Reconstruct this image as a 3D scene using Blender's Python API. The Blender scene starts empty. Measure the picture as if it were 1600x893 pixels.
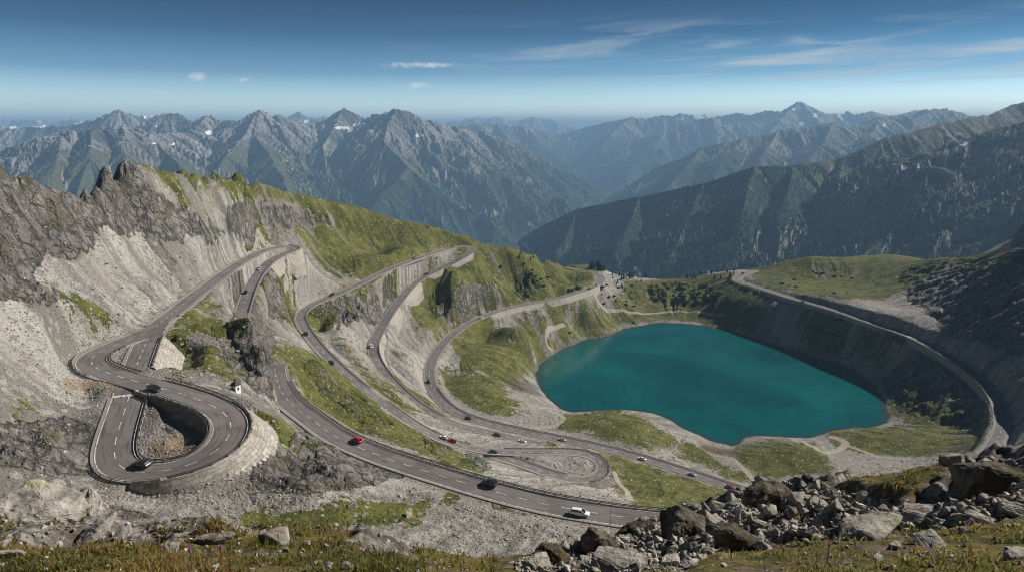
import bpy, bmesh, math, random, time
import numpy as np
from mathutils import Vector, Matrix
T0 = time.time()
random.seed(5)
RNG = np.random.default_rng(7)
SC = bpy.context.scene
COL = SC.collection
# ------------------------------------------------------------------ camera geometry (photo pixels 1600 x 893)
FPX = 1067.0
PITCH = math.atan(246.5 / FPX)
CP, SP = math.cos(PITCH), math.sin(PITCH)
LAKE_Z = -200.0
SUN_AZ, SUN_EL = math.radians(66), math.radians(33)


def ray(px, py):
    dx = (px - 800.0) / FPX
    dy = (446.5 - py) / FPX
    return dx, CP + dy * SP, -SP + dy * CP


def at_z(px, py, z):
    a, b, c = ray(px, py)
    s = z / c
    return (a * s, b * s, z)


def at_Y(px, py, Y):
    a, b, c = ray(px, py)
    s = Y / b
    return (a * s, Y, c * s)


def at_q(px, Y, z):
    d = Y * CP - z * SP
    return ((px - 800.0) / FPX * d, Y, z)


def project(x, y, z):
    d = np.maximum(y * CP - z * SP, 1e-3)
    return 800.0 + FPX * x / d, 446.5 - FPX * (y * SP + z * CP) / d


def sstep(a, b, x):
    t = np.clip((x - a) / (b - a), 0.0, 1.0)
    return t * t * (3 - 2 * t)


# ------------------------------------------------------------------ noise
_perm = np.random.default_rng(11).permutation(1024).astype(np.int32)
_perm2 = np.concatenate([_perm, _perm])
_ga = np.random.default_rng(12).uniform(0, 2 * np.pi, 1024)
_gx, _gy = np.cos(_ga).astype(np.float32), np.sin(_ga).astype(np.float32)


def perlin(x, y, seed=0):
    x = np.asarray(x, np.float64) + seed * 17.31
    y = np.asarray(y, np.float64) + seed * 9.77
    xi = np.floor(x)
    yi = np.floor(y)
    fx = (x - xi).astype(np.float32)
    fy = (y - yi).astype(np.float32)
    xi = xi.astype(np.int64)
    yi = yi.astype(np.int64)
    u = fx * fx * fx * (fx * (fx * 6 - 15) + 10)
    v = fy * fy * fy * (fy * (fy * 6 - 15) + 10)

    def g(ix, iy, dx, dy):
        h = _perm2[(_perm2[ix & 1023] + iy) & 1023]
        return _gx[h] * dx + _gy[h] * dy
    a = g(xi, yi, fx, fy)
    b = g(xi + 1, yi, fx - 1, fy)
    c = g(xi, yi + 1, fx, fy - 1)
    d = g(xi + 1, yi + 1, fx - 1, fy - 1)
    return 1.4 * ((a + u * (b - a)) + v * ((c + u * (d - c)) - (a + u * (b - a))))


def fbm(x, y, octs=5, seed=0, gain=0.5):
    r = 0.0
    a = 1.0
    t = 0.0
    f = 1.0
    for i in range(octs):
        r = r + a * perlin(x * f, y * f, seed + i)
        t += a
        a *= gain
        f *= 2.03
    return r / t


def ridged(x, y, octs=5, seed=0, gain=0.5):
    r = 0.0
    a = 1.0
    t = 0.0
    f = 1.0
    for i in range(octs):
        r = r + a * (1.0 - np.abs(perlin(x * f, y * f, seed + i)) * 1.6)
        t += a
        a *= gain
        f *= 2.07
    return r / t


# ------------------------------------------------------------------ roads: (photo px, photo py, height) along the middle line
ROADS = {
 'A': (8.2, [(429, 570, -89.2), (431, 588, -89.4), (437, 606, -89.7), (450, 626, -90), (468, 641, -90.3), (487, 654, -90.6), (508, 671, -90.8), (531, 685, -91), (567, 701, -91), (596, 712.5, -91), (624, 722, -91), (656, 732.5, -91), (689, 742.5, -91), (720, 752, -91), (757, 763, -91), (794, 773, -91), (834, 783, -91), (877, 792, -91), (930, 800.5, -91), (976, 807.5, -91), (1040, 814, -91), (1110, 820, -91), (1190, 826, -91)]),
 'B': (6.0, [(446, 384.5, -76.8), (458, 386, -77), (462, 390, -77.3), (452, 394, -77.8), (436, 400, -78.5), (420, 410, -80), (408, 422, -82), (398, 436, -84), (389, 455, -86), (382, 475, -87.2), (377, 492, -87.6), (379, 503, -87.9), (382, 514, -88.1), (386, 524, -88.3)]),
 'C': (6.8, [(238, 515, -67.4), (252, 502, -67.6), (272, 487, -68), (300, 464, -69.5), (330, 442, -71.3), (360, 420, -73.2), (390, 402, -75), (414, 391, -76), (432, 386.5, -76.5), (446, 384.5, -76.8)]),
 'L': (8.6, [(238, 515, -67.4), (222, 523, -67.3), (200, 531, -67.3), (176, 540, -67.3), (153, 550, -67.4), (140, 560, -67.5), (142, 570, -67.6), (157, 578, -67.7), (180, 586, -67.8), (205, 593, -67.9), (230, 600, -68.1), (258, 607, -68.4), (286, 615, -68.8), (312, 624, -69.3), (336, 634, -69.9), (354, 645, -70.6), (364, 660, -71.3), (362, 678, -72), (351, 696, -72.7), (333, 711, -73.4), (306, 724, -74), (276, 733, -74.5), (244, 738.5, -74.9), (212, 739, -75.2), (186, 733, -75.2), (176, 720, -74.8), (177, 700, -73.8), (183, 678, -72.4), (190, 655, -71), (197, 634, -69.8), (203, 615, -68.7), (207, 599, -68.0)]),
 'J': (7.6, [(238, 515, -67.42), (231, 528, -67.45), (224, 545, -67.6), (217, 562, -67.75), (210, 580, -67.85)]),
 'D': (6.0, [(717, 385, -107.8), (700, 388, -107.6), (675, 396, -107), (640, 408, -106.3), (600, 424, -107), (560, 444, -109), (520, 462, -110.5), (498, 471, -112), (478, 482, -113.5), (469, 492, -115), (472, 506, -116.8), (482, 522, -119), (500, 545, -123.5), (521, 566, -128), (545, 588, -132.5), (572, 610, -137), (600, 630, -142), (630, 652, -147), (660, 671, -152), (700, 690, -157), (735, 699, -160), (770, 705, -162), (815, 706, -164.6), (860, 706, -167), (905, 707, -169.5), (932, 714, -171), (944, 729, -172), (936, 744, -172), (912, 750, -171.2), (885, 747, -170), (850, 737, -168), (815, 724, -165.4), (790, 716, -163.8), (768, 711.5, -162.8)]),
 'G': (6.0, [(717, 385, -107.8), (728, 384, -108), (737, 387, -108.5), (736, 393, -109.5), (724, 401, -111.5), (706, 411, -115), (685, 421, -118), (662, 432, -121.5), (644, 446, -124.5), (626, 467, -128.5), (608, 491, -132.5), (593, 517, -137), (583, 541, -141), (585, 556, -144.5), (597, 577, -149.5), (615, 598, -154), (640, 622, -159), (665, 640, -163), (692, 655, -166), (720, 665.5, -169), (750, 672, -171.5), (780, 679, -173.5), (815, 688, -176), (846, 694.5, -178)]),
 'E': (6.2, [(884, 417.5, -162.5), (900, 420.5, -162.8), (918, 423, -163.4), (933, 428, -164), (940, 434.5, -163.8), (936, 442, -163.2), (922, 450, -162.5), (900, 457.5, -161.5), (875, 465, -160.5), (850, 470.5, -160), (820, 476, -159.5), (790, 482.5, -159), (760, 492, -159), (730, 506, -159.5), (706, 523, -160.5), (687, 543, -162), (675, 564, -164), (671, 585, -166), (676, 606, -168.3), (690, 626, -170.6), (712, 643, -172.7), (740, 655, -174.4), (775, 664, -176), (820, 674, -178), (880, 686, -180.5), (940, 699, -183), (1006, 716, -185.5), (1050, 729.5, -187), (1100, 745.5, -188.5), (1143, 760, -189.8), (1185, 773, -191), (1230, 787, -192)]),
 'F': (7.2, [(1180, 423, -165.5), (1166, 427, -165.6), (1153, 432, -165.8), (1152, 438, -166), (1164, 443, -166), (1184, 449.5, -166), (1210, 458, -166), (1240, 467, -166), (1275, 476.5, -166), (1310, 487, -166), (1345, 499, -166), (1380, 511, -166.2), (1410, 521, -166.5), (1440, 534, -167), (1470, 550, -167.8), (1498, 567, -168.6), (1524, 586, -169.8), (1546, 608, -171.5), (1561, 634, -173.5), (1566, 658, -175.5), (1561, 680, -177.5), (1547, 703, -179.5), (1530, 724, -181.5), (1510, 745, -183)]),
}


def catmull(P, step):
    P = np.array(P, float)
    P = np.vstack([2 * P[0] - P[1], P, 2 * P[-1] - P[-2]])
    out = []
    for i in range(1, len(P) - 2):
        p0, p1, p2, p3 = P[i - 1], P[i], P[i + 1], P[i + 2]
        t0 = 0.0
        t1 = t0 + np.linalg.norm(p1 - p0) ** 0.5
        t2 = t1 + np.linalg.norm(p2 - p1) ** 0.5
        t3 = t2 + np.linalg.norm(p3 - p2) ** 0.5
        n = max(2, int(np.linalg.norm(p2 - p1) / step * 3))
        for t in np.linspace(t1, t2, n, endpoint=False):
            a1 = (t1 - t) / (t1 - t0) * p0 + (t - t0) / (t1 - t0) * p1
            a2 = (t2 - t) / (t2 - t1) * p1 + (t - t1) / (t2 - t1) * p2
            a3 = (t3 - t) / (t3 - t2) * p2 + (t - t2) / (t3 - t2) * p3
            b1 = (t2 - t) / (t2 - t0) * a1 + (t - t0) / (t2 - t0) * a2
            b2 = (t3 - t) / (t3 - t1) * a2 + (t - t1) / (t3 - t1) * a3
            out.append((t2 - t) / (t2 - t1) * b1 + (t - t1) / (t2 - t1) * b2)
    out.append(P[-2])
    out = np.array(out)
    s = np.concatenate([[0], np.cumsum(np.linalg.norm(np.diff(out, axis=0), axis=1))])
    m = max(3, int(round(s[-1] / step)) + 1)
    q = np.linspace(0, s[-1], m)
    return np.stack([np.interp(q, s, out[:, k]) for k in range(3)], 1)


class Road:
    pass


RD = {}
for k, (w, pts) in ROADS.items():
    r = Road()
    r.name = k
    r.w = w
    p = catmull([at_z(*q) for q in pts], 1.0)
    for it in range(3):          # soften the plan and the grade
        n = len(p)
        kk = 4
        pad = np.vstack([p[:1]] * kk + [p] + [p[-1:]] * kk)
        sm = np.mean([pad[i:i + n] for i in range(2 * kk + 1)], axis=0)
        wgt = np.clip(np.minimum(np.arange(n), np.arange(n)[::-1]) / 6.0, 0, 1)[:, None]
        p = p * (1 - wgt) + sm * wgt
    r.p = p
    t = np.gradient(p, axis=0)
    t[:, 2] *= 1
    th = t[:, :2] / np.maximum(np.linalg.norm(t[:, :2], axis=1), 1e-6)[:, None]
    r.t = th
    r.n = np.stack([-th[:, 1], th[:, 0]], 1)      # left-hand side
    r.px = np.stack(project(p[:, 0], p[:, 1], p[:, 2]), 1)
    r.H = np.zeros((len(p), 2))      # wall height on the left / right side
    r.bat = np.zeros((len(p), 2))
    r.fade = np.full((len(p), 2), 7.5)
    RD[k] = r


def ridx(r, px, py):
    return int(np.argmin((RD[r].px[:, 0] - px) ** 2 + (RD[r].px[:, 1] - py) ** 2))


# retaining walls: road, start px, end px, side (0 left, 1 right of travel), height, lean, label
WALLS = [
 ('L', (338, 634), (226, 740), 0, (6.0, 3.0), (0.95, 0.4), 'leaning block wall wrapped round the outside of the loop road'),
 ('L', (262, 608), (350, 697), 1, 3.2, 0.12, 'dark stone wall inside the pit of the loop road'),
 ('J', (232, 528), (212, 578), 0, 6.0, 1.0, 'pale sloping stone apron beside the short road below the junction'),
 ('B', (461, 388), (438, 399), 0, 9.0, 0.3, 'tall pale wall holding up the highest left hairpin'),
 ('B', (434, 401), (412, 417), 0, 11.0, 0.35, 'pale buttress wall below the highest left hairpin'),
 ('G', (733, 396), (700, 414), 0, 3.6, 0.8, 'stepped pale wall just below the ridge hairpin'),
 ('G', (688, 420), (664, 431), 0, 3.6, 0.9, 'short pale wall right of the grassy rock slope'),
 ('G', (650, 441), (622, 472), 0, 4.0, 1.0, 'broad pale wall on the second hairpin leg'),
 ('G', (616, 480), (600, 505), 0, 3.6, 1.0, 'pale wall halfway down the second hairpin leg'),
 ('G', (592, 520), (594, 572), 0, 3.2, 0.9, 'pale wall at the left bend of the second leg'),
 ('E', (932, 445), (850, 470), 0, 6.5, 0.35, 'long grey wall below the far bend above the lake'),
 ('E', (845, 471), (762, 491), 0, 3.4, 0.8, 'tapering pale wall of the lowest leg above the scree'),
 ('F', (1196, 454), (1392, 515), 1, 4.0, 0.25, 'long sunlit wall under the lakeside road'),
 ('F', (1424, 527), (1556, 625), 1, 6.0, 0.3, 'long shaded wall under the lakeside road'),
]
for (rk, a, b, side, H, bat, lab) in WALLS:
    r = RD[rk]
    i0, i1 = sorted((ridx(rk, *a), ridx(rk, *b)))
    i1 = max(i1, i0 + 4)
    m = np.arange(i0, i1 + 1)
    prof = np.minimum(1, np.minimum(m - i0, i1 - m) / 7.0 + 0.3)
    q_ = sstep(0.25, 0.8, (m - i0) / max(i1 - i0, 1))
    H0, H1 = H if isinstance(H, tuple) else (H, H)
    b0_, b1_ = bat if isinstance(bat, tuple) else (bat, bat)
    r.H[m, side] = (H0 + (H1 - H0) * q_) * prof
    r.bat[m, side] = b0_ + (b1_ - b0_) * q_

RD['A'].fade[:45, 1] = 2.6
RD['B'].fade[-45:, 1] = 3.0
# ------------------------------------------------------------------ lake outline
SHORE = [(950, 525), (962, 519), (978, 513), (1000, 509), (1030, 504), (1060, 505), (1095, 508), (1130, 514), (1165, 523), (1200, 535), (1232, 545), (1262, 553), (1290, 561), (1318, 571), (1345, 586), (1362, 600), (1376, 618), (1386, 640), (1384, 660), (1366, 666), (1338, 668), (1308, 671), (1284, 678), (1262, 684), (1236, 682), (1208, 682), (1184, 681), (1163, 684), (1154, 692), (1146, 697), (1132, 693), (1112, 688), (1088, 678), (1066, 669), (1046, 656), (1020, 646), (990, 641), (958, 642), (925, 641), (898, 644), (878, 639), (860, 626), (848, 612), (839, 596), (838, 582), (845, 568), (860, 556), (882, 544), (906, 533), (928, 528)]
_sp = catmull([at_z(x, y, LAKE_Z) for x, y in SHORE] + [at_z(*SHORE[0], LAKE_Z)], 1.0)[:-1, :2]
_sp = _sp + 1.6 * np.stack([perlin(_sp[:, 0] / 9, _sp[:, 1] / 9, 3), perlin(_sp[:, 0] / 9, _sp[:, 1] / 9, 5)], 1)
SHORE_P = _sp


def in_poly(x, y, poly):
    ins = np.zeros(x.shape, bool)
    n = len(poly)
    j = n - 1
    for i in range(n):
        xi, yi = poly[i]
        xj, yj = poly[j]
        if yi != yj:
            c = ((yi > y) != (yj > y)) & (x < (xj - xi) * (y - yi) / (yj - yi) + xi)
            ins ^= c
        j = i
    return ins


# ------------------------------------------------------------------ ground control points (px, py, forward distance)
CTRL = """
0 262 214;0 330 206;0 400 195;0 450 185;0 520 168;0 600 148;0 680 134;0 740 124;0 785 113;-200 215 170;-200 330 155;-200 500 134;-200 680 110;-200 785 95
60 285 236;60 340 227;60 400 213;60 460 196
115 305 252;120 360 241;120 420 226;120 480 207;100 520 190;60 560 169;60 640 150;100 700 139;60 770 122;150 775 127;130 620 171;150 680 150
150 284 277;150 320 268;150 400 246;193 245 310;195 290 304;195 330 296;200 370 286;200 420 267;200 470 243;150 513 207;110 560 184
225 255 328;255 265 346;260 300 339;270 340 329;280 380 316;300 420 300;250 440 268
290 268 372;325 272 400;330 310 392;330 345 382;340 385 362;350 410 349
360 278 432;400 282 470;400 320 462;400 350 452;405 372 436
435 293 505;470 303 536;470 340 516;470 365 488
520 313 566;520 345 550;520 380 526;520 420 492;500 430 470
475 413 441;432 446 398;480 440 438;450 450 412;420 470 372;440 480 388
396 503 246;405 508 240;414 516 233;420 530 227;424 550 221;385 507 252;372 503 260;416 570 213;421 595 208;380 556 224;400 545 230;350 540 222;320 510 236;330 570 198;300 540 210;300 500 250;350 480 272;350 600 183;400 600 203;410 620 199;340 460 290;370 440 330
290 575 190;282 596 178;300 608 175;320 600 180
245 625 165;270 650 162;290 660 161;300 690 153;260 690 151;245 700 148
440 680 164;415 660 165;400 630 175;400 740 141;400 770 137;440 720 152;480 690 171;520 700 172;560 740 155;600 748 159;480 740 145;480 765 138;400 790 133;300 790 130;300 765 135;200 772 129;230 760 133;165 745 139;430 640 195;460 665 190
560 780 142;640 770 154;700 790 150;640 810 139;750 820 140;850 830 138;900 850 132;760 880 110;560 800 136;480 800 132
575 680 205;620 690 217;680 708 228;760 735 238;820 760 228;900 775 222;960 790 202;870 748 272;800 735 268;960 765 290;1000 760 310;1000 790 240;1060 770 300;1100 785 290;730 715 262
470 580 282;440 560 268;500 620 264;560 650 262;600 665 264;470 540 322;430 540 300;450 600 240;450 520 350;430 500 345;640 685 250
550 540 392;550 500 432;620 600 380;560 570 380;680 660 350;530 510 415;600 455 482;560 480 456
700 470 546;660 500 505;640 550 447;640 580 424;720 440 563;760 450 592;760 420 634;800 430 652;800 455 622;720 490 546
560 322 595;620 342 615;680 355 640;735 370 655;760 378 660;800 390 668;840 402 705;870 411 745
600 380 580;560 365 568;640 375 596;600 400 545;680 378 610
850 430 706;885 438 735;870 450 690
760 540 520;800 560 508;830 540 548;800 600 465;740 600 440;760 640 406;850 650 412;860 520 602;900 500 652;950 490 688;880 485 650;900 476 652;850 490 604;790 510 568;820 500 590;740 560 480;720 610 428
1000 480 722;1050 492 712;1100 497 700;960 455 752;1000 440 800;970 432 835;1010 435 850;1060 436 850;1100 429 835;1140 424 815;1080 452 772;1040 455 765;1120 470 715;1000 460 760;1200 500 648;1220 530 602;1150 490 680
1270 403 778;1235 418 770;1250 440 728;1330 403 785;1400 399 795;1350 450 690;1400 450 650;1400 480 604;1480 402 715;1480 450 602;1480 500 540;1540 402 655;1600 388 575;1600 450 512;1600 520 462;1600 600 408;1600 660 374;1300 450 700;1300 425 750;1430 420 710
1680 372 572;1790 280 560;1770 440 470;1750 600 368;1900 275 525;1900 480 405;1900 600 328;2100 260 480;2100 520 345;2100 620 280
1340 540 568;1400 560 530;1440 600 476;1480 640 431;1500 670 405;1450 690 392;1400 680 405;1340 690 403;1300 700 394;1250 697 386;1220 710 377;1200 705 384;1250 735 360;1150 740 357;1100 712 386;1060 705 388;985 662 402;1030 688 394;930 660 398;1350 715 378;1500 720 362;1180 712 380;1000 690 380
1300 760 330;1200 790 300;1100 810 250;1200 830 180;1400 800 200;1550 780 200;1300 860 100;1700 760 200
"""
PTS = []  # rows beyond the right edge form an unseen ridge shaped for its shadow
for ln in CTRL.strip().replace('\n', ';').split(';'):
    a = [float(v) for v in ln.split()]
    PTS.append(at_Y(*a))
# behind the skylines the ground falls away
CREST = sorted([(0, 262, 214), (60, 285, 236), (115, 305, 252), (150, 284, 277), (193, 245, 310), (225, 255, 328), (255, 265, 346), (290, 268, 372), (325, 272, 400), (360, 278, 432), (400, 282, 470), (435, 293, 505), (470, 303, 536), (520, 313, 566), (560, 322, 595), (620, 342, 615), (680, 355, 640), (760, 378, 660), (840, 402, 705), (872, 411, 750), (-200, 215, 170), (-100, 235, 192)])
for (x0, y0, Y0), (x1, y1, Y1) in zip(CREST[:-1], CREST[1:]):
    n_ = max(1, int(round((x1 - x0) / 18.0)))
    for k in range(n_):
        f = k / n_
        x, y, Y = x0 + (x1 - x0) * f, y0 + (y1 - y0) * f, Y0 + (Y1 - Y0) * f
        _, _, z = at_Y(x, y, Y)
        if k: PTS.append(at_Y(x, y, Y))
        PTS.append(at_q(x, Y + 9, z - 5))
        PTS.append(at_q(x, Y + 24, z - 15))
        PTS.append(at_q(x, Y + 60, z - 42))
        if k == 0:
            PTS.append(at_q(x, Y + 220, z - 210))
            PTS.append(at_q(x, Y + 520, z - 430))
for (x, y, Y) in [(970, 432, 835), (1060, 436, 850), (1140, 424, 815), (1270, 403, 778), (1400, 399, 795), (1540, 402, 655), (900, 420, 800)]:
    _, _, z = at_Y(x, y, Y)
    PTS.append(at_q(x, Y + 60, z - 20))
    PTS.append(at_q(x, Y + 250, z - 190))
    PTS.append(at_q(x, Y + 450, z - 340))
for (x, Y, z) in [(1600, 700, -95), (1750, 690, -45), (1900, 660, 60), (2100, 600, 40), (1750, 800, -60), (1900, 780, 20), (1900, 1100, -200), (1750, 1050, -250)]:  # unseen high ground off the right edge, raised to shade the right slope
    PTS.append(at_q(x, Y, z))
# foreground knoll: skyline of the near ground
NEAR = [(-200, 826, 8.5), (0, 824, 8.5), (150, 822, 8.8), (300, 822, 8.8), (450, 823, 8.6), (560, 832, 8.2), (640, 852, 7.6), (700, 884, 6.8), (755, 905, 7), (810, 880, 10), (880, 862, 11.5), (950, 842, 13), (1010, 822, 14.5), (1080, 802, 16), (1140, 780, 17.5), (1190, 763, 18.5), (1250, 758, 18.5), (1320, 754, 18), (1400, 742, 17), (1470, 724, 16), (1540, 712, 15), (1600, 705, 14), (1720, 690, 13), (1900, 670, 12)]
for (x, y, Y) in NEAR:
    PTS.append(at_Y(x, y, Y))
    PTS.append(at_Y(x, y + 46, Y * 1.5))
    PTS.append(at_Y(x, y + 72, Y * 2.8))
    if y > 800:
        PTS.append(at_Y(x, min(y + 42, 900), 62))
    else:
        PTS.append(at_Y(x, y + 66, 62))
    yb = 893
    if y < 870:
        PTS.append(at_Y(x, 0.55 * y + 0.45 * yb, (Y + 4.6) * 0.47))
        PTS.append(at_Y(x, yb, 4.5))
    PTS.append(at_q(x, 2.0, -2.15))
for (x, y) in [(1120, 840), (1240, 800), (1330, 800), (1420, 800)]:
    PTS.append(at_Y(x, y, 11.5 if x > 1200 else 9.5))
for (x, Y, z) in [(352, 247, -72.6), (338, 252, -72.0), (365, 238, -73.2), (376, 231, -74.2), (386, 223, -75.6), (345, 263, -72.2), (356, 276, -73.0), (395, 214, -77.2)]:
    PTS.append(at_q(x, Y, z))
for k, r in RD.items():
    st = 14 if k not in ('L', 'J') else 9
    for i in range(0, len(r.p), st):
        PTS.append(tuple(r.p[i]))
for i in range(0, len(SHORE_P), 22):
    PTS.append((SHORE_P[i, 0], SHORE_P[i, 1], LAKE_Z + 0.2))
PTS = np.array(PTS)
_r = np.hypot(PTS[:, 0], PTS[:, 1])
CU = np.stack([np.arctan2(PTS[:, 0], PTS[:, 1]), np.log(_r)], 1)
CT = PTS[:, 2] / _r
# drop near-duplicates
keep = []
for i in range(len(CU)):
    if all((CU[i, 0] - CU[j, 0]) ** 2 + (CU[i, 1] - CU[j, 1]) ** 2 > 6e-6 for j in keep):
        keep.append(i)
CU, CT = CU[keep], CT[keep]


def tps_k(d2):
    return np.where(d2 > 0, 0.5 * d2 * np.log(np.maximum(d2, 1e-12)), 0.0)


_n = len(CU)
_d2 = ((CU[:, None] - CU[None]) ** 2).sum(-1)
_A = np.zeros((_n + 3, _n + 3))
_A[:_n, :_n] = tps_k(_d2) + np.eye(_n) * 2e-6
_A[:_n, _n] = 1
_A[:_n, _n + 1:] = CU
_A[_n:, :_n] = _A[:_n, _n:].T
_W = np.linalg.solve(_A, np.concatenate([CT, np.zeros(3)]))


def tps_eval(a, l):
    sh = a.shape
    a = a.ravel()
    l = l.ravel()
    out = np.empty(len(a))
    for i in range(0, len(a), 20000):
        d2 = (a[i:i + 20000, None] - CU[None, :, 0]) ** 2 + (l[i:i + 20000, None] - CU[None, :, 1]) ** 2
        out[i:i + 20000] = tps_k(d2) @ _W[:_n] + _W[_n] + a[i:i + 20000] * _W[_n + 1] + l[i:i + 20000] * _W[_n + 2]
    return out.reshape(sh)


def upsample(Cg, f, axis):
    """Catmull-Rom upsampling by an integer factor along an axis (grid points stay)."""
    Cg = np.moveaxis(Cg, axis, 0)
    n = Cg.shape[0]
    P = np.concatenate([2 * Cg[:1] - Cg[1:2], Cg, 2 * Cg[-1:] - Cg[-2:-1]])
    out = np.empty(((n - 1) * f + 1,) + Cg.shape[1:])
    p0, p1, p2, p3 = P[:-3], P[1:-2], P[2:-1], P[3:]
    for k in range(f):
        t = k / f
        out[k:-1:f] = 0.5 * (2 * p1 + (p2 - p0) * t + (2 * p0 - 5 * p1 + 4 * p2 - p3) * t * t + (3 * p1 - p0 - 3 * p2 + p3) * t ** 3)
    out[-1] = Cg[-1]
    return np.moveaxis(out, 0, axis)


class Grid:
    """A height field sampled finely near and coarsely far (azimuth x log distance)."""

    def __init__(s, a0, a1, na, r0, r1, nr, f=6):
        ca, cr = na // f + 1, nr // f + 1
        s.na, s.nr = (ca - 1) * f + 1, (cr - 1) * f + 1
        s.a = np.linspace(a0, a1, s.na)
        s.l = np.linspace(math.log(r0), math.log(r1), s.nr)
        s.da, s.dl = s.a[1] - s.a[0], s.l[1] - s.l[0]
        A, Lg = np.meshgrid(s.a[::f], s.l[::f])
        s.t = upsample(upsample(tps_eval(A, Lg), f, 0), f, 1)
        s.r = np.exp(s.l)[:, None]
        s.x = s.r * np.sin(s.a)[None]
        s.y = s.r * np.cos(s.a)[None]
        s.z = s.t * s.r

    def window(s, x, y, R):
        rr = math.hypot(x, y)
        aa = math.atan2(x, y)
        i0 = int((math.log(max(rr - R, 0.5)) - s.l[0]) / s.dl)
        i1 = int((math.log(rr + R) - s.l[0]) / s.dl) + 2
        w = R / max(rr, R)
        j0 = int((aa - w - s.a[0]) / s.da)
        j1 = int((aa + w - s.a[0]) / s.da) + 2
        return slice(max(i0, 0), max(min(i1, s.nr), 0)), slice(max(j0, 0), max(min(j1, s.na), 0))

    def height(s, x, y):
        rr = max(math.hypot(x, y), 1e-3)
        fi = min(max((math.log(rr) - s.l[0]) / s.dl, 0), s.nr - 1.001)
        fj = min(max((math.atan2(x, y) - s.a[0]) / s.da, 0), s.na - 1.001)
        i, j = int(fi), int(fj)
        u, v = fi - i, fj - j
        z = s.z
        return float((z[i, j] * (1 - u) + z[i + 1, j] * u) * (1 - v) + (z[i, j + 1] * (1 - u) + z[i + 1, j + 1] * u) * v)

    def hit(s, px, py):
        a, b, c = ray(px, py)
        az = math.atan2(a, b)
        t = c / math.hypot(a, b)
        j = int(round((az - s.a[0]) / s.da))
        if j < 0 or j >= s.na:
            return None
        zz = s.z[:, j] - t * s.r[:, 0]
        k = np.nonzero(zz > 0)[0]
        if len(k) == 0:
            return None
        k = k[0]
        if k == 0:
            return None
        f = zz[k - 1] / (zz[k - 1] - zz[k])
        rr = s.r[k - 1, 0] * (1 - f) + s.r[k, 0] * f
        return (rr * math.sin(az), rr * math.cos(az), rr * t)


def mesh_from_grid(name, x, y, z, mat, attrs=None, smooth=True, mask=None):
    nr, na = x.shape
    me = bpy.data.meshes.new(name)
    co = np.stack([x, y, z], -1).reshape(-1, 3).astype(np.float32)
    idx = np.arange(nr * na).reshape(nr, na)
    q = np.stack([idx[:-1, :-1], idx[:-1, 1:], idx[1:, 1:], idx[1:, :-1]], -1)
    if mask is not None:
        q = q[mask]
    q = q.reshape(-1, 4)
    return mesh_np(name, co, q, mat, attrs, smooth)


def mesh_np(name, co, faces, mat, attrs=None, smooth=False, link=True):
    co = np.asarray(co, np.float32)
    faces = np.asarray(faces, np.int32)
    me = bpy.data.meshes.new(name)
    me.vertices.add(len(co))
    me.vertices.foreach_set('co', co.ravel())
    k = faces.shape[1]
    me.loops.add(faces.size)
    me.loops.foreach_set('vertex_index', faces.ravel())
    me.polygons.add(len(faces))
    me.polygons.foreach_set('loop_start', np.arange(0, faces.size, k, dtype=np.int32))
    me.polygons.foreach_set('use_smooth', np.full(len(faces), smooth, bool))
    me.update(calc_edges=True)
    if attrs:
        for an, av in attrs.items():
            av = np.asarray(av, np.float32)
            if av.ndim == 1:
                at = me.attributes.new(an, 'FLOAT', 'POINT')
                at.data.foreach_set('value', av)
            else:
                at = me.attributes.new(an, 'FLOAT_COLOR', 'POINT')
                at.data.foreach_set('color', av.ravel())
    if mat is not None:
        me.materials.append(mat)
    ob = bpy.data.objects.new(name, me)
    if link:
        COL.objects.link(ob)
    return ob


def setp(o, label=None, category=None, group=None, kind=None):
    if label: o['label'] = label
    if category: o['category'] = category
    if group: o['group'] = group
    if kind: o['kind'] = kind
    return o
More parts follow.
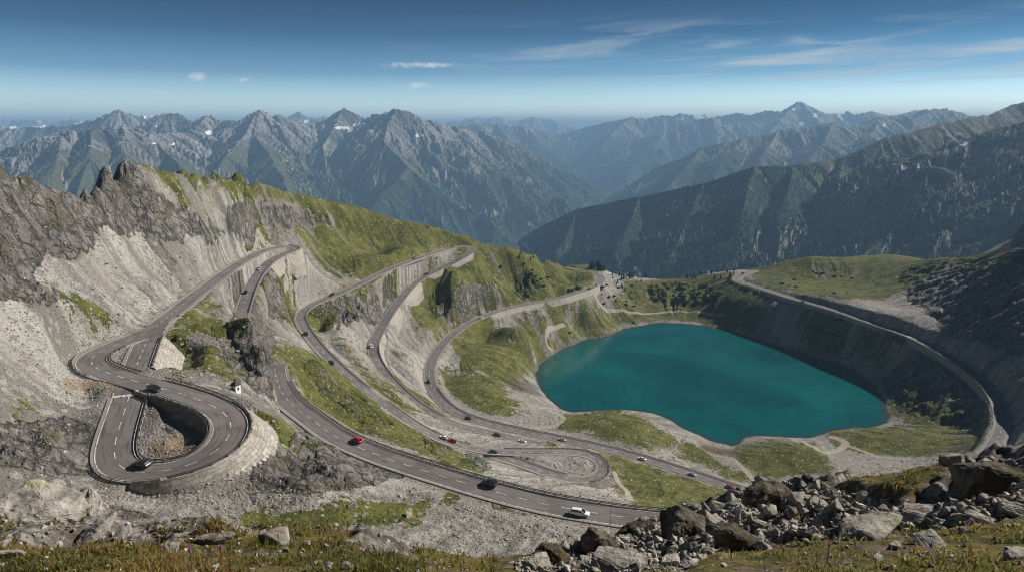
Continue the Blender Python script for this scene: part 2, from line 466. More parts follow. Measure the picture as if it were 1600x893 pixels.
# ------------------------------------------------------------------ material helpers
class NT:
    def __init__(s, mat):
        s.nt = mat.node_tree
        s.N = s.nt.nodes
        s.L = s.nt.links

    def n(s, typ, **kw):
        nd = s.N.new(typ)
        for k, v in kw.items():
            setattr(nd, k, v)
        return nd

    def set(s, sock, v):
        if v is None:
            return
        if hasattr(v, 'is_output'):
            s.L.new(v, sock)
        elif isinstance(v, (tuple, list)) and len(v) == 3 and sock.type == 'RGBA':
            sock.default_value = (*v, 1)
        else:
            sock.default_value = v

    def math(s, op, a, b=None, c=None, clamp=False):
        nd = s.n('ShaderNodeMath', operation=op, use_clamp=clamp)
        s.set(nd.inputs[0], a)
        s.set(nd.inputs[1], b)
        if c is not None:
            s.set(nd.inputs[2], c)
        return nd.outputs[0]

    def mix(s, f, a, b, mode='MIX'):
        nd = s.n('ShaderNodeMix', data_type='RGBA', blend_type=mode)
        s.set(nd.inputs[0], f)
        s.set(nd.inputs[6], a)
        s.set(nd.inputs[7], b)
        return nd.outputs[2]

    def sm(s, x, a, b, lo=0.0, hi=1.0):
        nd = s.n('ShaderNodeMapRange', interpolation_type='SMOOTHSTEP')
        s.set(nd.inputs[0], x)
        nd.inputs[1].default_value = a
        nd.inputs[2].default_value = b
        nd.inputs[3].default_value = lo
        nd.inputs[4].default_value = hi
        return nd.outputs[0]

    def noise(s, vec, scale, detail=4, rough=0.55, dist=0.0):
        nd = s.n('ShaderNodeTexNoise')
        s.set(nd.inputs['Vector'], vec)
        nd.inputs['Scale'].default_value = scale
        nd.inputs['Detail'].default_value = detail
        nd.inputs['Roughness'].default_value = rough
        nd.inputs['Distortion'].default_value = dist
        return nd.outputs[0]

    def vor(s, vec, scale, feature='F1', out='Distance', rnd=1.0):
        nd = s.n('ShaderNodeTexVoronoi', feature=feature)
        s.set(nd.inputs['Vector'], vec)
        nd.inputs['Scale'].default_value = scale
        nd.inputs['Randomness'].default_value = rnd
        return nd.outputs[out]

    def attr(s, name, out='Fac'):
        return s.n('ShaderNodeAttribute', attribute_name=name).outputs[out]

    def attrs4(s, name):
        nd = s.n('ShaderNodeAttribute', attribute_name=name)
        sp = s.n('ShaderNodeSeparateColor')
        s.L.new(nd.outputs['Color'], sp.inputs[0])
        return sp.outputs[0], sp.outputs[1], sp.outputs[2], nd.outputs['Alpha']

    def pos(s):
        return s.n('ShaderNodeNewGeometry').outputs['Position']

    def obj(s):
        return s.n('ShaderNodeTexCoord').outputs['Object']

    def scalev(s, v, xyz):
        nd = s.n('ShaderNodeVectorMath', operation='MULTIPLY')
        s.set(nd.inputs[0], v)
        nd.inputs[1].default_value = xyz
        return nd.outputs[0]

    def bump(s, h, strength, dist, nrm=None):
        nd = s.n('ShaderNodeBump')
        nd.inputs['Strength'].default_value = strength
        nd.inputs['Distance'].default_value = dist
        s.set(nd.inputs['Height'], h)
        if nrm is not None:
            s.set(nd.inputs['Normal'], nrm)
        return nd.outputs[0]

    def sep(s, v):
        nd = s.n('ShaderNodeSeparateXYZ')
        s.set(nd.inputs[0], v)
        return nd.outputs


def newmat(name, color=(0.5, 0.5, 0.5), rough=0.8, metal=0.0, spec=0.3):
    m = bpy.data.materials.new(name)
    m.use_nodes = True
    b = m.node_tree.nodes['Principled BSDF']
    b.inputs['Base Color'].default_value = (*color, 1)
    b.inputs['Roughness'].default_value = rough
    b.inputs['Metallic'].default_value = metal
    b.inputs['Specular IOR Level'].default_value = spec
    return m, NT(m), b


# ---- hillside
M_TERR, s, b = newmat('hillside', rough=0.95, spec=0.1)
P = s.pos()
rock, grass, streak, path = s.attrs4('ma')
earth, damp, tintv, near = s.attrs4('mb')
n1 = s.noise(P, 0.035, 5)
n2 = s.noise(P, 0.22, 6, 0.6)
n3 = s.noise(P, 1.3, 5, 0.65)
n4 = s.noise(P, 0.55, 4, 0.6)
nb = s.math('ADD', s.math('MULTIPLY', n2, 0.6), s.math('MULTIPLY', n3, 0.4))
nbc = s.math('SUBTRACT', nb, 0.5)
# scree
st = s.vor(P, 0.55, 'F1', 'Color')
stv = s.n('ShaderNodeSeparateColor')
s.L.new(st, stv.inputs[0])
st2 = s.vor(P, 1.5, 'F1', 'Distance')
sc = s.mix(s.sm(s.math('ADD', s.math('MULTIPLY', streak, 0.8), s.math('MULTIPLY', n3, 0.6)), 0.40, 1.0), (0.165, 0.153, 0.137), (0.405, 0.382, 0.346))
sc = s.mix(s.math('MULTIPLY', s.sm(stv.outputs[0], 0.78, 1.0), 0.55), sc, (0.46, 0.44, 0.40))
sc = s.mix(s.math('MULTIPLY', s.sm(stv.outputs[1], 0.8, 1.0), 0.6), sc, (0.11, 0.10, 0.09))
sc = s.mix(s.math('MULTIPLY', s.sm(st2, 0.45, 0.85), 0.45), sc, (0.09, 0.08, 0.07))
sc = s.mix(s.sm(n1, 0.42, 0.66, 0, 0.45), sc, (0.25, 0.225, 0.19))
# rock
cr = s.noise(P, 0.16, 9, 0.70, 0.8)
cr2 = s.noise(P, 0.9, 6, 0.68)
wv_ = s.n('ShaderNodeVectorMath', operation='ADD')
nz_ = s.n('ShaderNodeTexNoise')
s.set(nz_.inputs['Vector'], P)
nz_.inputs['Scale'].default_value = 0.25
nz_.inputs['Detail'].default_value = 4
s.set(wv_.inputs[0], P)
s.set(wv_.inputs[1], s.scalev(nz_.outputs[1], (5, 5, 5)))
crk = s.vor(s.scalev(wv_.outputs[0], (1, 1, 0.6)), 0.22, 'DISTANCE_TO_EDGE')
rk = s.mix(s.sm(cr, 0.36, 0.64), (0.105, 0.097, 0.088), (0.325, 0.300, 0.268))
rk = s.mix(s.sm(s.noise(P, 0.045, 6, 0.65), 0.46, 0.62, 0, 0.4), rk, (0.085, 0.078, 0.070))
rk = s.mix(s.sm(cr2, 0.50, 0.72, 0, 0.6), rk, (0.39, 0.365, 0.33))
rk = s.mix(s.sm(cr2, 0.46, 0.30, 0, 0.7), rk, (0.055, 0.050, 0.046))
rk = s.mix(s.sm(crk, 0.10, 0.0, 0, 0.6), rk, (0.040, 0.036, 0.034))
rk = s.mix(s.sm(s.noise(P, 0.10, 5), 0.53, 0.64, 0, 0.55), rk, (0.105, 0.105, 0.048))
# grass
gn = s.noise(P, 0.12, 5, 0.6)
gr = s.mix(s.sm(gn, 0.35, 0.65), (0.066, 0.076, 0.018), (0.150, 0.148, 0.040))
gr = s.mix(s.sm(n3, 0.42, 0.68, 0, 0.7), gr, (0.036, 0.046, 0.010))
gr = s.mix(s.sm(n4, 0.55, 0.72, 0, 0.5), gr, (0.185, 0.155, 0.055))
gst = s.vor(P, 0.42, 'F1', 'Distance')
gr = s.mix(s.math('MULTIPLY', s.sm(gst, 0.30, 0.18), s.sm(n2, 0.44, 0.56)), gr, (0.33, 0.31, 0.27))
nbg = s.math('ADD', nbc, s.math('MULTIPLY', s.math('SUBTRACT', s.noise(P, 0.55, 6, 0.7), 0.5), 0.6))
gm = s.sm(s.math('ADD', grass, s.math('MULTIPLY', nbg, 1.9)), 0.44, 0.56)
rm = s.sm(s.math('ADD', rock, s.math('MULTIPLY', nbc, 0.9)), 0.42, 0.58)
col = s.mix(rm, sc, rk)
col = s.mix(s.sm(s.math('ADD', earth, s.math('MULTIPLY', nbc, 0.6)), 0.45, 0.6), col, s.mix(n3, (0.20, 0.145, 0.095), (0.34, 0.26, 0.185)))
col = s.mix(gm, col, gr)
col = s.mix(s.sm(s.math('ADD', path, s.math('MULTIPLY', nbc, 0.5)), 0.4, 0.6), col, s.mix(n3, (0.28, 0.245, 0.20), (0.40, 0.36, 0.30)))
col = s.mix(s.sm(damp, 0.2, 0.9, 0, 0.65), col, (0.055, 0.050, 0.040))
s.set(b.inputs['Base Color'], col)
hs = s.math('ADD', s.math('MULTIPLY', st2, -0.35), n3)
hr = s.math('ADD', s.math('MULTIPLY', s.math('ADD', cr, s.math('MULTIPLY', cr2, 0.5)), 4.0), s.math('MULTIPLY', s.math('MINIMUM', crk, 0.15), 8.0))
hm = s.n('ShaderNodeMix', data_type='FLOAT')
s.set(hm.inputs[0], rm)
s.set(hm.inputs[2], hs)
s.set(hm.inputs[3], hr)
s.set(b.inputs['Normal'], s.bump(hm.outputs[0], 0.95, 0.8))

# ---- near soil
M_NEAR, s, b = newmat('near_ground', rough=0.95, spec=0.1)
P = s.pos()
n2 = s.noise(P, 1.4, 6, 0.6)
n3 = s.noise(P, 9.0, 5, 0.65)
rock, grass, streak, path = s.attrs4('ma')
so = s.mix(n3, (0.065, 0.048, 0.032), (0.20, 0.155, 0.11))
vv = s.vor(P, 9.0, 'F1', 'Color')
vs = s.n('ShaderNodeSeparateColor')
s.L.new(vv, vs.inputs[0])
so = s.mix(s.math('MULTIPLY', s.sm(vs.outputs[0], 0.62, 0.8), s.sm(s.vor(P, 9.0, 'F1', 'Distance'), 0.5, 0.3)), so, (0.33, 0.31, 0.28))
g = s.mix(s.sm(n2, 0.4, 0.6), (0.062, 0.062, 0.018), (0.150, 0.120, 0.045))
col = s.mix(s.sm(s.math('ADD', grass, s.math('MULTIPLY', s.math('SUBTRACT', n2, 0.5), 1.6)), 0.4, 0.6), so, g)
cr = s.noise(P, 3.0, 8, 0.7, 0.5)
rk = s.mix(s.sm(cr, 0.35, 0.65), (0.07, 0.064, 0.058), (0.33, 0.30, 0.265))
col = s.mix(s.sm(s.math('ADD', rock, s.math('MULTIPLY', s.math('SUBTRACT', n2, 0.5), 0.9)), 0.42, 0.58), col, rk)
s.set(b.inputs['Base Color'], col)
s.set(b.inputs['Normal'], s.bump(s.math('ADD', n3, s.math('MULTIPLY', cr, 1.5)), 0.8, 0.12))

# ---- loose rock
M_ROCK, s, b = newmat('boulder_rock', rough=0.9, spec=0.15)
oi = s.n('ShaderNodeObjectInfo')
P = s.pos()
O = s.n('ShaderNodeVectorMath', operation='ADD')
s.set(O.inputs[0], P)
s.set(O.inputs[1], s.scalev(oi.outputs['Location'], (0.37, 0.11, 0.53)))
P2 = O.outputs[0]
c1 = s.noise(P2, 2.2, 8, 0.68, 0.5)
c2 = s.noise(P2, 16.0, 4, 0.6)
col = s.mix(s.sm(c1, 0.34, 0.66), (0.15, 0.135, 0.118), (0.41, 0.375, 0.325))
col = s.mix(s.sm(c2, 0.5, 0.75, 0, 0.5), col, (0.10, 0.09, 0.08))
col = s.mix(s.sm(s.noise(P2, 3.4, 4), 0.585, 0.66, 0, 0.55), col, (0.26, 0.25, 0.10))
col = s.mix(s.sm(s.noise(P2, 5.4, 3), 0.62, 0.68, 0, 0.7), col, (0.055, 0.05, 0.045))
hv = s.n('ShaderNodeHueSaturation')
s.set(hv.inputs['Value'], s.math('ADD', s.math('MULTIPLY', oi.outputs['Random'], 0.5), 0.75))
s.set(hv.inputs['Color'], col)
s.set(b.inputs['Base Color'], hv.outputs[0])
s.set(b.inputs['Normal'], s.bump(s.math('ADD', c1, s.math('MULTIPLY', c2, 0.25)), 0.7, 0.12))
M_ROCKD, s, b = newmat('mossy_shaded_rock', rough=0.92, spec=0.1)  # mossy brown, with the rocks' shaded sides also darkened into the colour
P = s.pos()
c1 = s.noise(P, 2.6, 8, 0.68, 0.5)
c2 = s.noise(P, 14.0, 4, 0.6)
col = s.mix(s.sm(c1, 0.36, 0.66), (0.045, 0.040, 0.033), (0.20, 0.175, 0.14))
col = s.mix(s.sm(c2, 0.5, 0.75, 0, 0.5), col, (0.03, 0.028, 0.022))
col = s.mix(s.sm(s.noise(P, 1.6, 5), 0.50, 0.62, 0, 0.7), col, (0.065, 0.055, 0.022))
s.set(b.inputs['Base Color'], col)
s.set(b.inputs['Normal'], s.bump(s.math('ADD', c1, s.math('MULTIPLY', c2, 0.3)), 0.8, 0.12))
# scattered rubble shares it
M_RUB, s, b = newmat('rubble_rock', rough=0.92, spec=0.1)
P = s.pos()
tv = s.attr('tone')
c1 = s.noise(P, 1.6, 5, 0.65)
col = s.mix(s.math('ADD', s.math('MULTIPLY', tv, 0.75), s.math('MULTIPLY', c1, 0.3)), (0.115, 0.105, 0.092), (0.50, 0.465, 0.41))
s.set(b.inputs['Base Color'], col)
s.set(b.inputs['Normal'], s.bump(c1, 0.5, 0.2))

# ---- asphalt and road furniture
M_ASPH, s, b = newmat('asphalt', rough=0.85, spec=0.25)
uv = s.n('ShaderNodeUVMap').outputs[0]
x, y, _ = s.sep(uv)
P = s.pos()
nn = s.noise(P, 0.25, 5, 0.6)
ng = s.noise(P, 3.0, 3, 0.6)
trk = s.math('ABSOLUTE', s.math('SINE', s.math('MULTIPLY', x, 6.2832)))     # darker wheel tracks, two in each lane
col = s.mix(s.math('ADD', s.math('MULTIPLY', nn, 0.7), s.math('MULTIPLY', trk, 0.3)), (0.100, 0.090, 0.086), (0.205, 0.186, 0.178))
col = s.mix(s.sm(s.noise(s.scalev(P, (1, 1, 1)), 0.07, 3), 0.5, 0.56, 0, 0.35), col, (0.075, 0.066, 0.064))
stn = s.n('ShaderNodeCombineXYZ')
s.set(stn.inputs[0], s.math('MULTIPLY', x, 14.0))
s.set(stn.inputs[1], s.math('MULTIPLY', y, 0.12))
col = s.mix(s.sm(s.noise(stn.outputs[0], 1.0, 3), 0.52, 0.70, 0, 0.75), col, (0.048, 0.043, 0.041))
col = s.mix(s.sm(ng, 0.6, 0.8, 0, 0.3), col, (0.16, 0.15, 0.14))
s.set(b.inputs['Base Color'], col)
M_KERB, s, b = newmat('verge_concrete', rough=0.9, spec=0.1)
P = s.pos()
s.set(b.inputs['Base Color'], s.mix(s.noise(P, 0.8, 5, 0.65), (0.15, 0.135, 0.12), (0.36, 0.325, 0.285)))
M_PAINT, s, b = newmat('road_paint', rough=0.7, spec=0.2)
P = s.pos()
s.set(b.inputs['Base Color'], s.mix(s.sm(s.noise(P, 1.2, 4), 0.35, 0.62), (0.26, 0.25, 0.235), (0.66, 0.65, 0.62)))
M_STEEL, s, b = newmat('weathered_steel', rough=0.55, metal=0.4, spec=0.4)
P = s.pos()
s.set(b.inputs['Base Color'], s.mix(s.noise(P, 0.9, 4), (0.10, 0.092, 0.085), (0.22, 0.205, 0.19)))
M_WOOD, s, b = newmat('dark_rail', rough=0.85, spec=0.1)
P = s.pos()
s.set(b.inputs['Base Color'], s.mix(s.noise(P, 1.5, 4), (0.040, 0.034, 0.030), (0.11, 0.095, 0.08)))


def wallmat(name, c0, c1, mortar, bw=1.4, bh=0.7):
    m, s, b = newmat(name, rough=0.92, spec=0.1)
    uv = s.n('ShaderNodeUVMap').outputs[0]
    P = s.pos()
    br = s.n('ShaderNodeTexBrick')
    wob = s.n('ShaderNodeVectorMath', operation='ADD')
    nz = s.n('ShaderNodeTexNoise')
    s.set(nz.inputs['Vector'], P)
    nz.inputs['Scale'].default_value = 0.5
    s.set(wob.inputs[0], uv)
    s.set(wob.inputs[1], s.scalev(nz.outputs[1], (1.3, 0.9, 0)))
    s.set(br.inputs['Vector'], wob.outputs[0])
    br.inputs['Color1'].default_value = (*c0, 1)
    br.inputs['Color2'].default_value = (*c1, 1)
    br.inputs['Mortar'].default_value = (*mortar, 1)
    br.inputs['Scale'].default_value = 1.0
    br.inputs['Mortar Size'].default_value = 0.045
    br.inputs['Brick Width'].default_value = bw
    br.inputs['Row Height'].default_value = bh
    br.inputs['Bias'].default_value = 0.0
    n2 = s.noise(P, 0.7, 6, 0.65)
    n3 = s.noise(P, 4.0, 4, 0.6)
    col = s.mix(s.sm(n2, 0.4, 0.7, 0, 0.6), br.outputs[0], tuple(0.55 * v for v in c0))
    col = s.mix(s.sm(n3, 0.5, 0.75, 0, 0.4), col, tuple(0.6 * v for v in c1))
    col = s.mix(s.sm(s.noise(P, 0.16, 4), 0.56, 0.64, 0, 0.5), col, (0.16, 0.15, 0.09))
    s.set(b.inputs['Base Color'], col)
    s.set(b.inputs['Normal'], s.bump(s.math('ADD', s.math('MULTIPLY', br.outputs[1], -1.0), n3), 0.8, 0.15))
    return m


M_WALL = wallmat('pale_block_wall', (0.30, 0.275, 0.24), (0.46, 0.425, 0.375), (0.15, 0.135, 0.115), 1.9, 1.05)
M_WALLD = wallmat('dark_rubble_wall', (0.15, 0.142, 0.13), (0.26, 0.245, 0.225), (0.06, 0.055, 0.05), 0.9, 0.5)  # the pit wall's shade is put into these darker stone colours
M_WALLP = wallmat('pale_concrete_wall', (0.36, 0.33, 0.285), (0.43, 0.395, 0.345), (0.22, 0.20, 0.17), 1.8, 0.9)

# ---- water
M_WATER, s, b = newmat('lake_water', rough=0.12, spec=0.35)
P = s.pos()
sh = s.attr('shore')
nw = s.noise(P, 0.011, 5, 0.6, 0.6)
col = s.mix(s.sm(nw, 0.3, 0.7), (0.0006, 0.054, 0.057), (0.0018, 0.100, 0.096))
col = s.mix(s.sm(s.math('ADD', sh, s.math('MULTIPLY', s.math('SUBTRACT', s.noise(P, 0.09, 5), 0.5), 5.0)), 7.0, 0.0, 0, 0.85), col, (0.030, 0.046, 0.040))
s.set(b.inputs['Base Color'], col)
wv = s.noise(s.scalev(P, (0.5, 1.0, 1)), 0.9, 4, 0.6)
s.set(b.inputs['Normal'], s.bump(wv, 0.12, 0.3))

# ---- distant mountains
M_MTN, s, b = newmat('mountain', rough=0.95, spec=0.05)
P = s.pos()
rockm, forest, snow, light = s.attrs4('ma')
stk = s.attr('streak')
n1 = s.noise(P, 0.0035, 6, 0.62)
n2 = s.noise(P, 0.018, 6, 0.65)
n3 = s.noise(s.scalev(P, (1, 1, 0.5)), 0.07, 4, 0.6)
nb = s.math('SUBTRACT', s.math('ADD', s.math('MULTIPLY', n1, 0.5), s.math('MULTIPLY', n2, 0.5)), 0.5)
mead = s.mix(s.math('ADD', s.math('MULTIPLY', n2, 0.5), s.math('MULTIPLY', stk, 0.5)), (0.048, 0.055, 0.027), (0.118, 0.112, 0.060))
rk = s.mix(s.sm(s.math('ADD', s.math('MULTIPLY', n2, 0.45), s.math('ADD', s.math('MULTIPLY', n3, 0.2), s.math('MULTIPLY', stk, 0.35))), 0.36, 0.64), (0.062, 0.060, 0.063), (0.255, 0.236, 0.224))
fr = s.mix(s.sm(n3, 0.35, 0.65), (0.011, 0.026, 0.019), (0.036, 0.062, 0.036))
col = s.mix(s.sm(s.math('ADD', rockm, s.math('MULTIPLY', nb, 1.6)), 0.42, 0.6), mead, rk)
col = s.mix(s.sm(s.math('ADD', light, s.math('MULTIPLY', nb, 1.2)), 0.5, 0.62), col, s.mix(n3, (0.30, 0.265, 0.24), (0.42, 0.38, 0.345)))
fmask = s.sm(s.math('ADD', forest, s.math('MULTIPLY', nb, 1.5)), 0.46, 0.54)
clr = s.sm(s.math('ADD', s.noise(P, 0.0028, 5, 0.62), s.math('MULTIPLY', n2, 0.25)), 0.715, 0.74)
fr = s.mix(s.math('MULTIPLY', clr, 0.8), fr, (0.095, 0.130, 0.060))
col = s.mix(fmask, col, fr)
col = s.mix(s.sm(s.math('ADD', snow, s.math('MULTIPLY', nb, 1.4)), 0.48, 0.56), col, (0.78, 0.79, 0.82))
s.set(b.inputs['Base Color'], col)
s.set(b.inputs['Normal'], s.bump(s.math('ADD', n2, s.math('MULTIPLY', n3, 0.35)), 0.6, 22.0))

M_VALLEY, s, b = newmat('valley_floor', rough=0.95, spec=0.05)
P = s.pos()
v1 = s.vor(P, 0.006, 'F1', 'Color')
n2 = s.noise(P, 0.004, 5)
col = s.mix(s.sm(n2, 0.46, 0.52), (0.17, 0.21, 0.09), (0.02, 0.035, 0.016))
col = s.mix(0.35, col, s.mix(s.math('MULTIPLY', n2, 1.0), (0.25, 0.26, 0.12), (0.10, 0.15, 0.06)))
col = s.mix(s.sm(s.noise(P, 0.02, 3), 0.62, 0.68), col, (0.42, 0.40, 0.38))
s.set(b.inputs['Base Color'], col)
# ---- plants
M_NEEDLE, s, b = newmat('conifer_needles', rough=0.9, spec=0.1)
P = s.pos()
s.set(b.inputs['Base Color'], s.mix(s.noise(P, 0.6, 3), (0.010, 0.022, 0.014), (0.032, 0.054, 0.028)))
M_BARK, _, _ = newmat('bark', (0.06, 0.045, 0.032), 0.95, 0, 0.05)
M_GRASS, s, b = newmat('grass_blades', rough=0.75, spec=0.15)
tv = s.attr('tone')
rp = s.n('ShaderNodeValToRGB')
s.set(rp.inputs[0], tv)
cr_ = rp.color_ramp
cr_.elements[0].position = 0.0
cr_.elements[0].color = (0.070, 0.082, 0.020, 1)
cr_.elements[1].position = 1.0
cr_.elements[1].color = (0.34, 0.235, 0.09, 1)
for p_, c_ in ((0.35, (0.15, 0.15, 0.038)), (0.58, (0.28, 0.22, 0.07)), (0.82, (0.34, 0.19, 0.07))):
    e = cr_.elements.new(p_)
    e.color = (*c_, 1)
s.set(b.inputs['Base Color'], rp.outputs[0])
tl = s.n('ShaderNodeBsdfTranslucent')
s.set(tl.inputs[0], rp.outputs[0])
mx = s.n('ShaderNodeMixShader')
mx.inputs[0].default_value = 0.55
s.L.new(b.outputs[0], mx.inputs[1])
s.L.new(tl.outputs[0], mx.inputs[2])
s.L.new(mx.outputs[0], s.N['Material Output'].inputs[0])
# ------------------------------------------------------------------ the hillside, middle distance
G = Grid(math.radians(-48), math.radians(50), 1560, 42.0, 1350.0, 1150, 5)
gx, gy, gz = G.x, G.y, G.z
base = gz.copy()
# roads: nearest sample of any road
DIST = np.full(gx.shape, 1e3)
ZR = np.zeros(gx.shape)
LAT = np.zeros(gx.shape)
HW = np.zeros(gx.shape)
WH = np.zeros(gx.shape)
WB = np.ones(gx.shape)
FD = np.full(gx.shape, 7.5)
RIDX = -np.ones(gx.shape, np.int8)
for ki, (k, r) in enumerate(RD.items()):
    for i in range(len(r.p)):
        x0, y0, z0 = r.p[i]
        si, sj = G.window(x0, y0, 26.0)
        dx = gx[si, sj] - x0
        dy = gy[si, sj] - y0
        d = np.sqrt(dx * dx + dy * dy)
        m = d - r.w / 2 < DIST[si, sj] - HW[si, sj]
        if not m.any():
            continue
        lat = dx * r.n[i, 0] + dy * r.n[i, 1]
        side = (lat < 0).astype(int)
        np.copyto(DIST[si, sj], d, where=m)
        np.copyto(ZR[si, sj], z0, where=m)
        np.copyto(LAT[si, sj], lat, where=m)
        np.copyto(HW[si, sj], r.w / 2, where=m)
        np.copyto(WH[si, sj], r.H[i][side], where=m)
        np.copyto(WB[si, sj], r.bat[i][side], where=m)
        np.copyto(FD[si, sj], r.fade[i][side], where=m)
        np.copyto(RIDX[si, sj], np.int8(ki), where=m)
EDGE = DIST - HW
# lake
LK = in_poly(gx, gy, SHORE_P[::3])
LD = np.full(gx.shape, 1e3)
for (x0, y0) in SHORE_P:
    si, sj = G.window(x0, y0, 30.0)
    d = np.sqrt((gx[si, sj] - x0) ** 2 + (gy[si, sj] - y0) ** 2)
    LD[si, sj] = np.minimum(LD[si, sj], d)
LSD = np.where(LK, -LD, LD)

# downhill smear (fall-line streaks)
rr = G.r
gl = np.gradient(base, axis=0) / G.dl / rr
ga = np.gradient(base, axis=1) / G.da / rr
gm_ = np.sqrt(gl * gl + ga * ga) + 1e-6
SI = (gl / gm_) / G.dl
SJ = (ga / gm_) / G.da
SLOPE = gm_


def smear(f, length, step=1.4, SI32=None, SJ32=None, rr=None):
    """average f along the fall line, length metres either way"""
    nr_, na_ = f.shape
    SI32 = SI32_ if SI32 is None else SI32
    SJ32 = SJ32_ if SJ32 is None else SJ32
    rr = G.r if rr is None else rr
    acc = f.astype(np.float32).copy()
    cnt = 1
    n = int(length / step)
    for sgn in (1, -1):
        ii = np.repeat(np.arange(nr_, dtype=np.float32)[:, None], na_, 1)
        jj = np.repeat(np.arange(na_, dtype=np.float32)[None], nr_, 0)
        inv = (sgn * step / rr).astype(np.float32)
        for k in range(n):
            a = np.clip(ii.astype(np.int32), 0, nr_ - 1)
            b = np.clip(jj.astype(np.int32), 0, na_ - 1)
            fl = a * na_ + b
            ii += np.take(SI32, fl) * inv
            jj += np.take(SJ32, fl) * inv
            a = np.clip(ii.astype(np.int32), 0, nr_ - 1)
            b = np.clip(jj.astype(np.int32), 0, na_ - 1)
            acc += np.take(f, a * na_ + b)
            cnt += 1
    return acc / cnt


SI32_ = SI.astype(np.float32)
SJ32_ = SJ.astype(np.float32)
w1 = fbm(gx / 3.2, gy / 3.2, 3, 21).astype(np.float32)
w2 = fbm(gx / 10.0, gy / 10.0, 3, 31).astype(np.float32)
ST1 = smear(w1, 26)
ST2 = smear(w2, 55, 2.2)
ST1 /= ST1.std()
ST2 /= ST2.std()
SLW = sstep(0.10, 0.32, SLOPE)
ST1 = ST1 * SLW
ST2 = ST2 * SLW
STK = 0.6 * ST1 + 0.8 * ST2

# material map, laid out on the ground
up, vp = project(gx, gy, base)
ju = up + 9 * fbm(gx / 14, gy / 14, 4, 41) + 3 * ST2
jv = vp + 6 * fbm(gx / 14, gy / 14, 4, 45)


def pl(s):
    return [[tuple(float(v) for v in q.split(',')) for q in ln.split()] for ln in s.strip().split('\n')]


ROCKP = pl("""-250,150 -100,230 0,258 50,280 118,304 140,340 165,378 140,396 75,402 50,440 10,450 -40,435 -250,400
-30,420 40,440 95,452 88,475 -30,470
113,306 150,286 188,243 198,250 226,278 262,308 330,342 372,346 352,366 250,374 200,368 150,350
318,268 345,276 350,290 322,285
340,320 400,314 480,326 560,340 572,352 520,352 470,350 400,350 352,348
372,470 392,470 430,520 432,610 400,618 376,590 345,560 335,520 350,505
405,440 440,448 468,470 452,505 420,495
360,440 380,425 392,440 372,470 340,470
560,462 640,446 640,470 600,492 560,500 490,512 500,488
690,450 780,442 790,468 740,478 700,500 668,490
806,425 846,430 842,455 812,468 800,450
395,690 440,705 475,655 560,698 640,738 600,756 500,770 405,768 385,745
-50,655 40,650 110,640 155,665 165,700 130,730 60,735 -50,715
-50,775 120,775 230,790 260,815 200,850 -50,850
470,555 500,565 530,600 575,625 590,650 560,655 520,625 480,590
530,625 600,645 620,665 560,660
660,672 690,672 702,700 680,712 662,700
1400,425 1480,405 1545,402 1600,388 1800,300 1800,470 1600,480 1480,480 1420,470
1010,445 1060,440 1110,452 1130,470 1060,478 1010,465
770,770 800,775 800,790 770,790
1440,545 1540,600 1560,650 1500,668 1400,640 1370,590
1430,470 1620,470 1620,560 1500,530
730,700 760,715 770,735 720,730""")
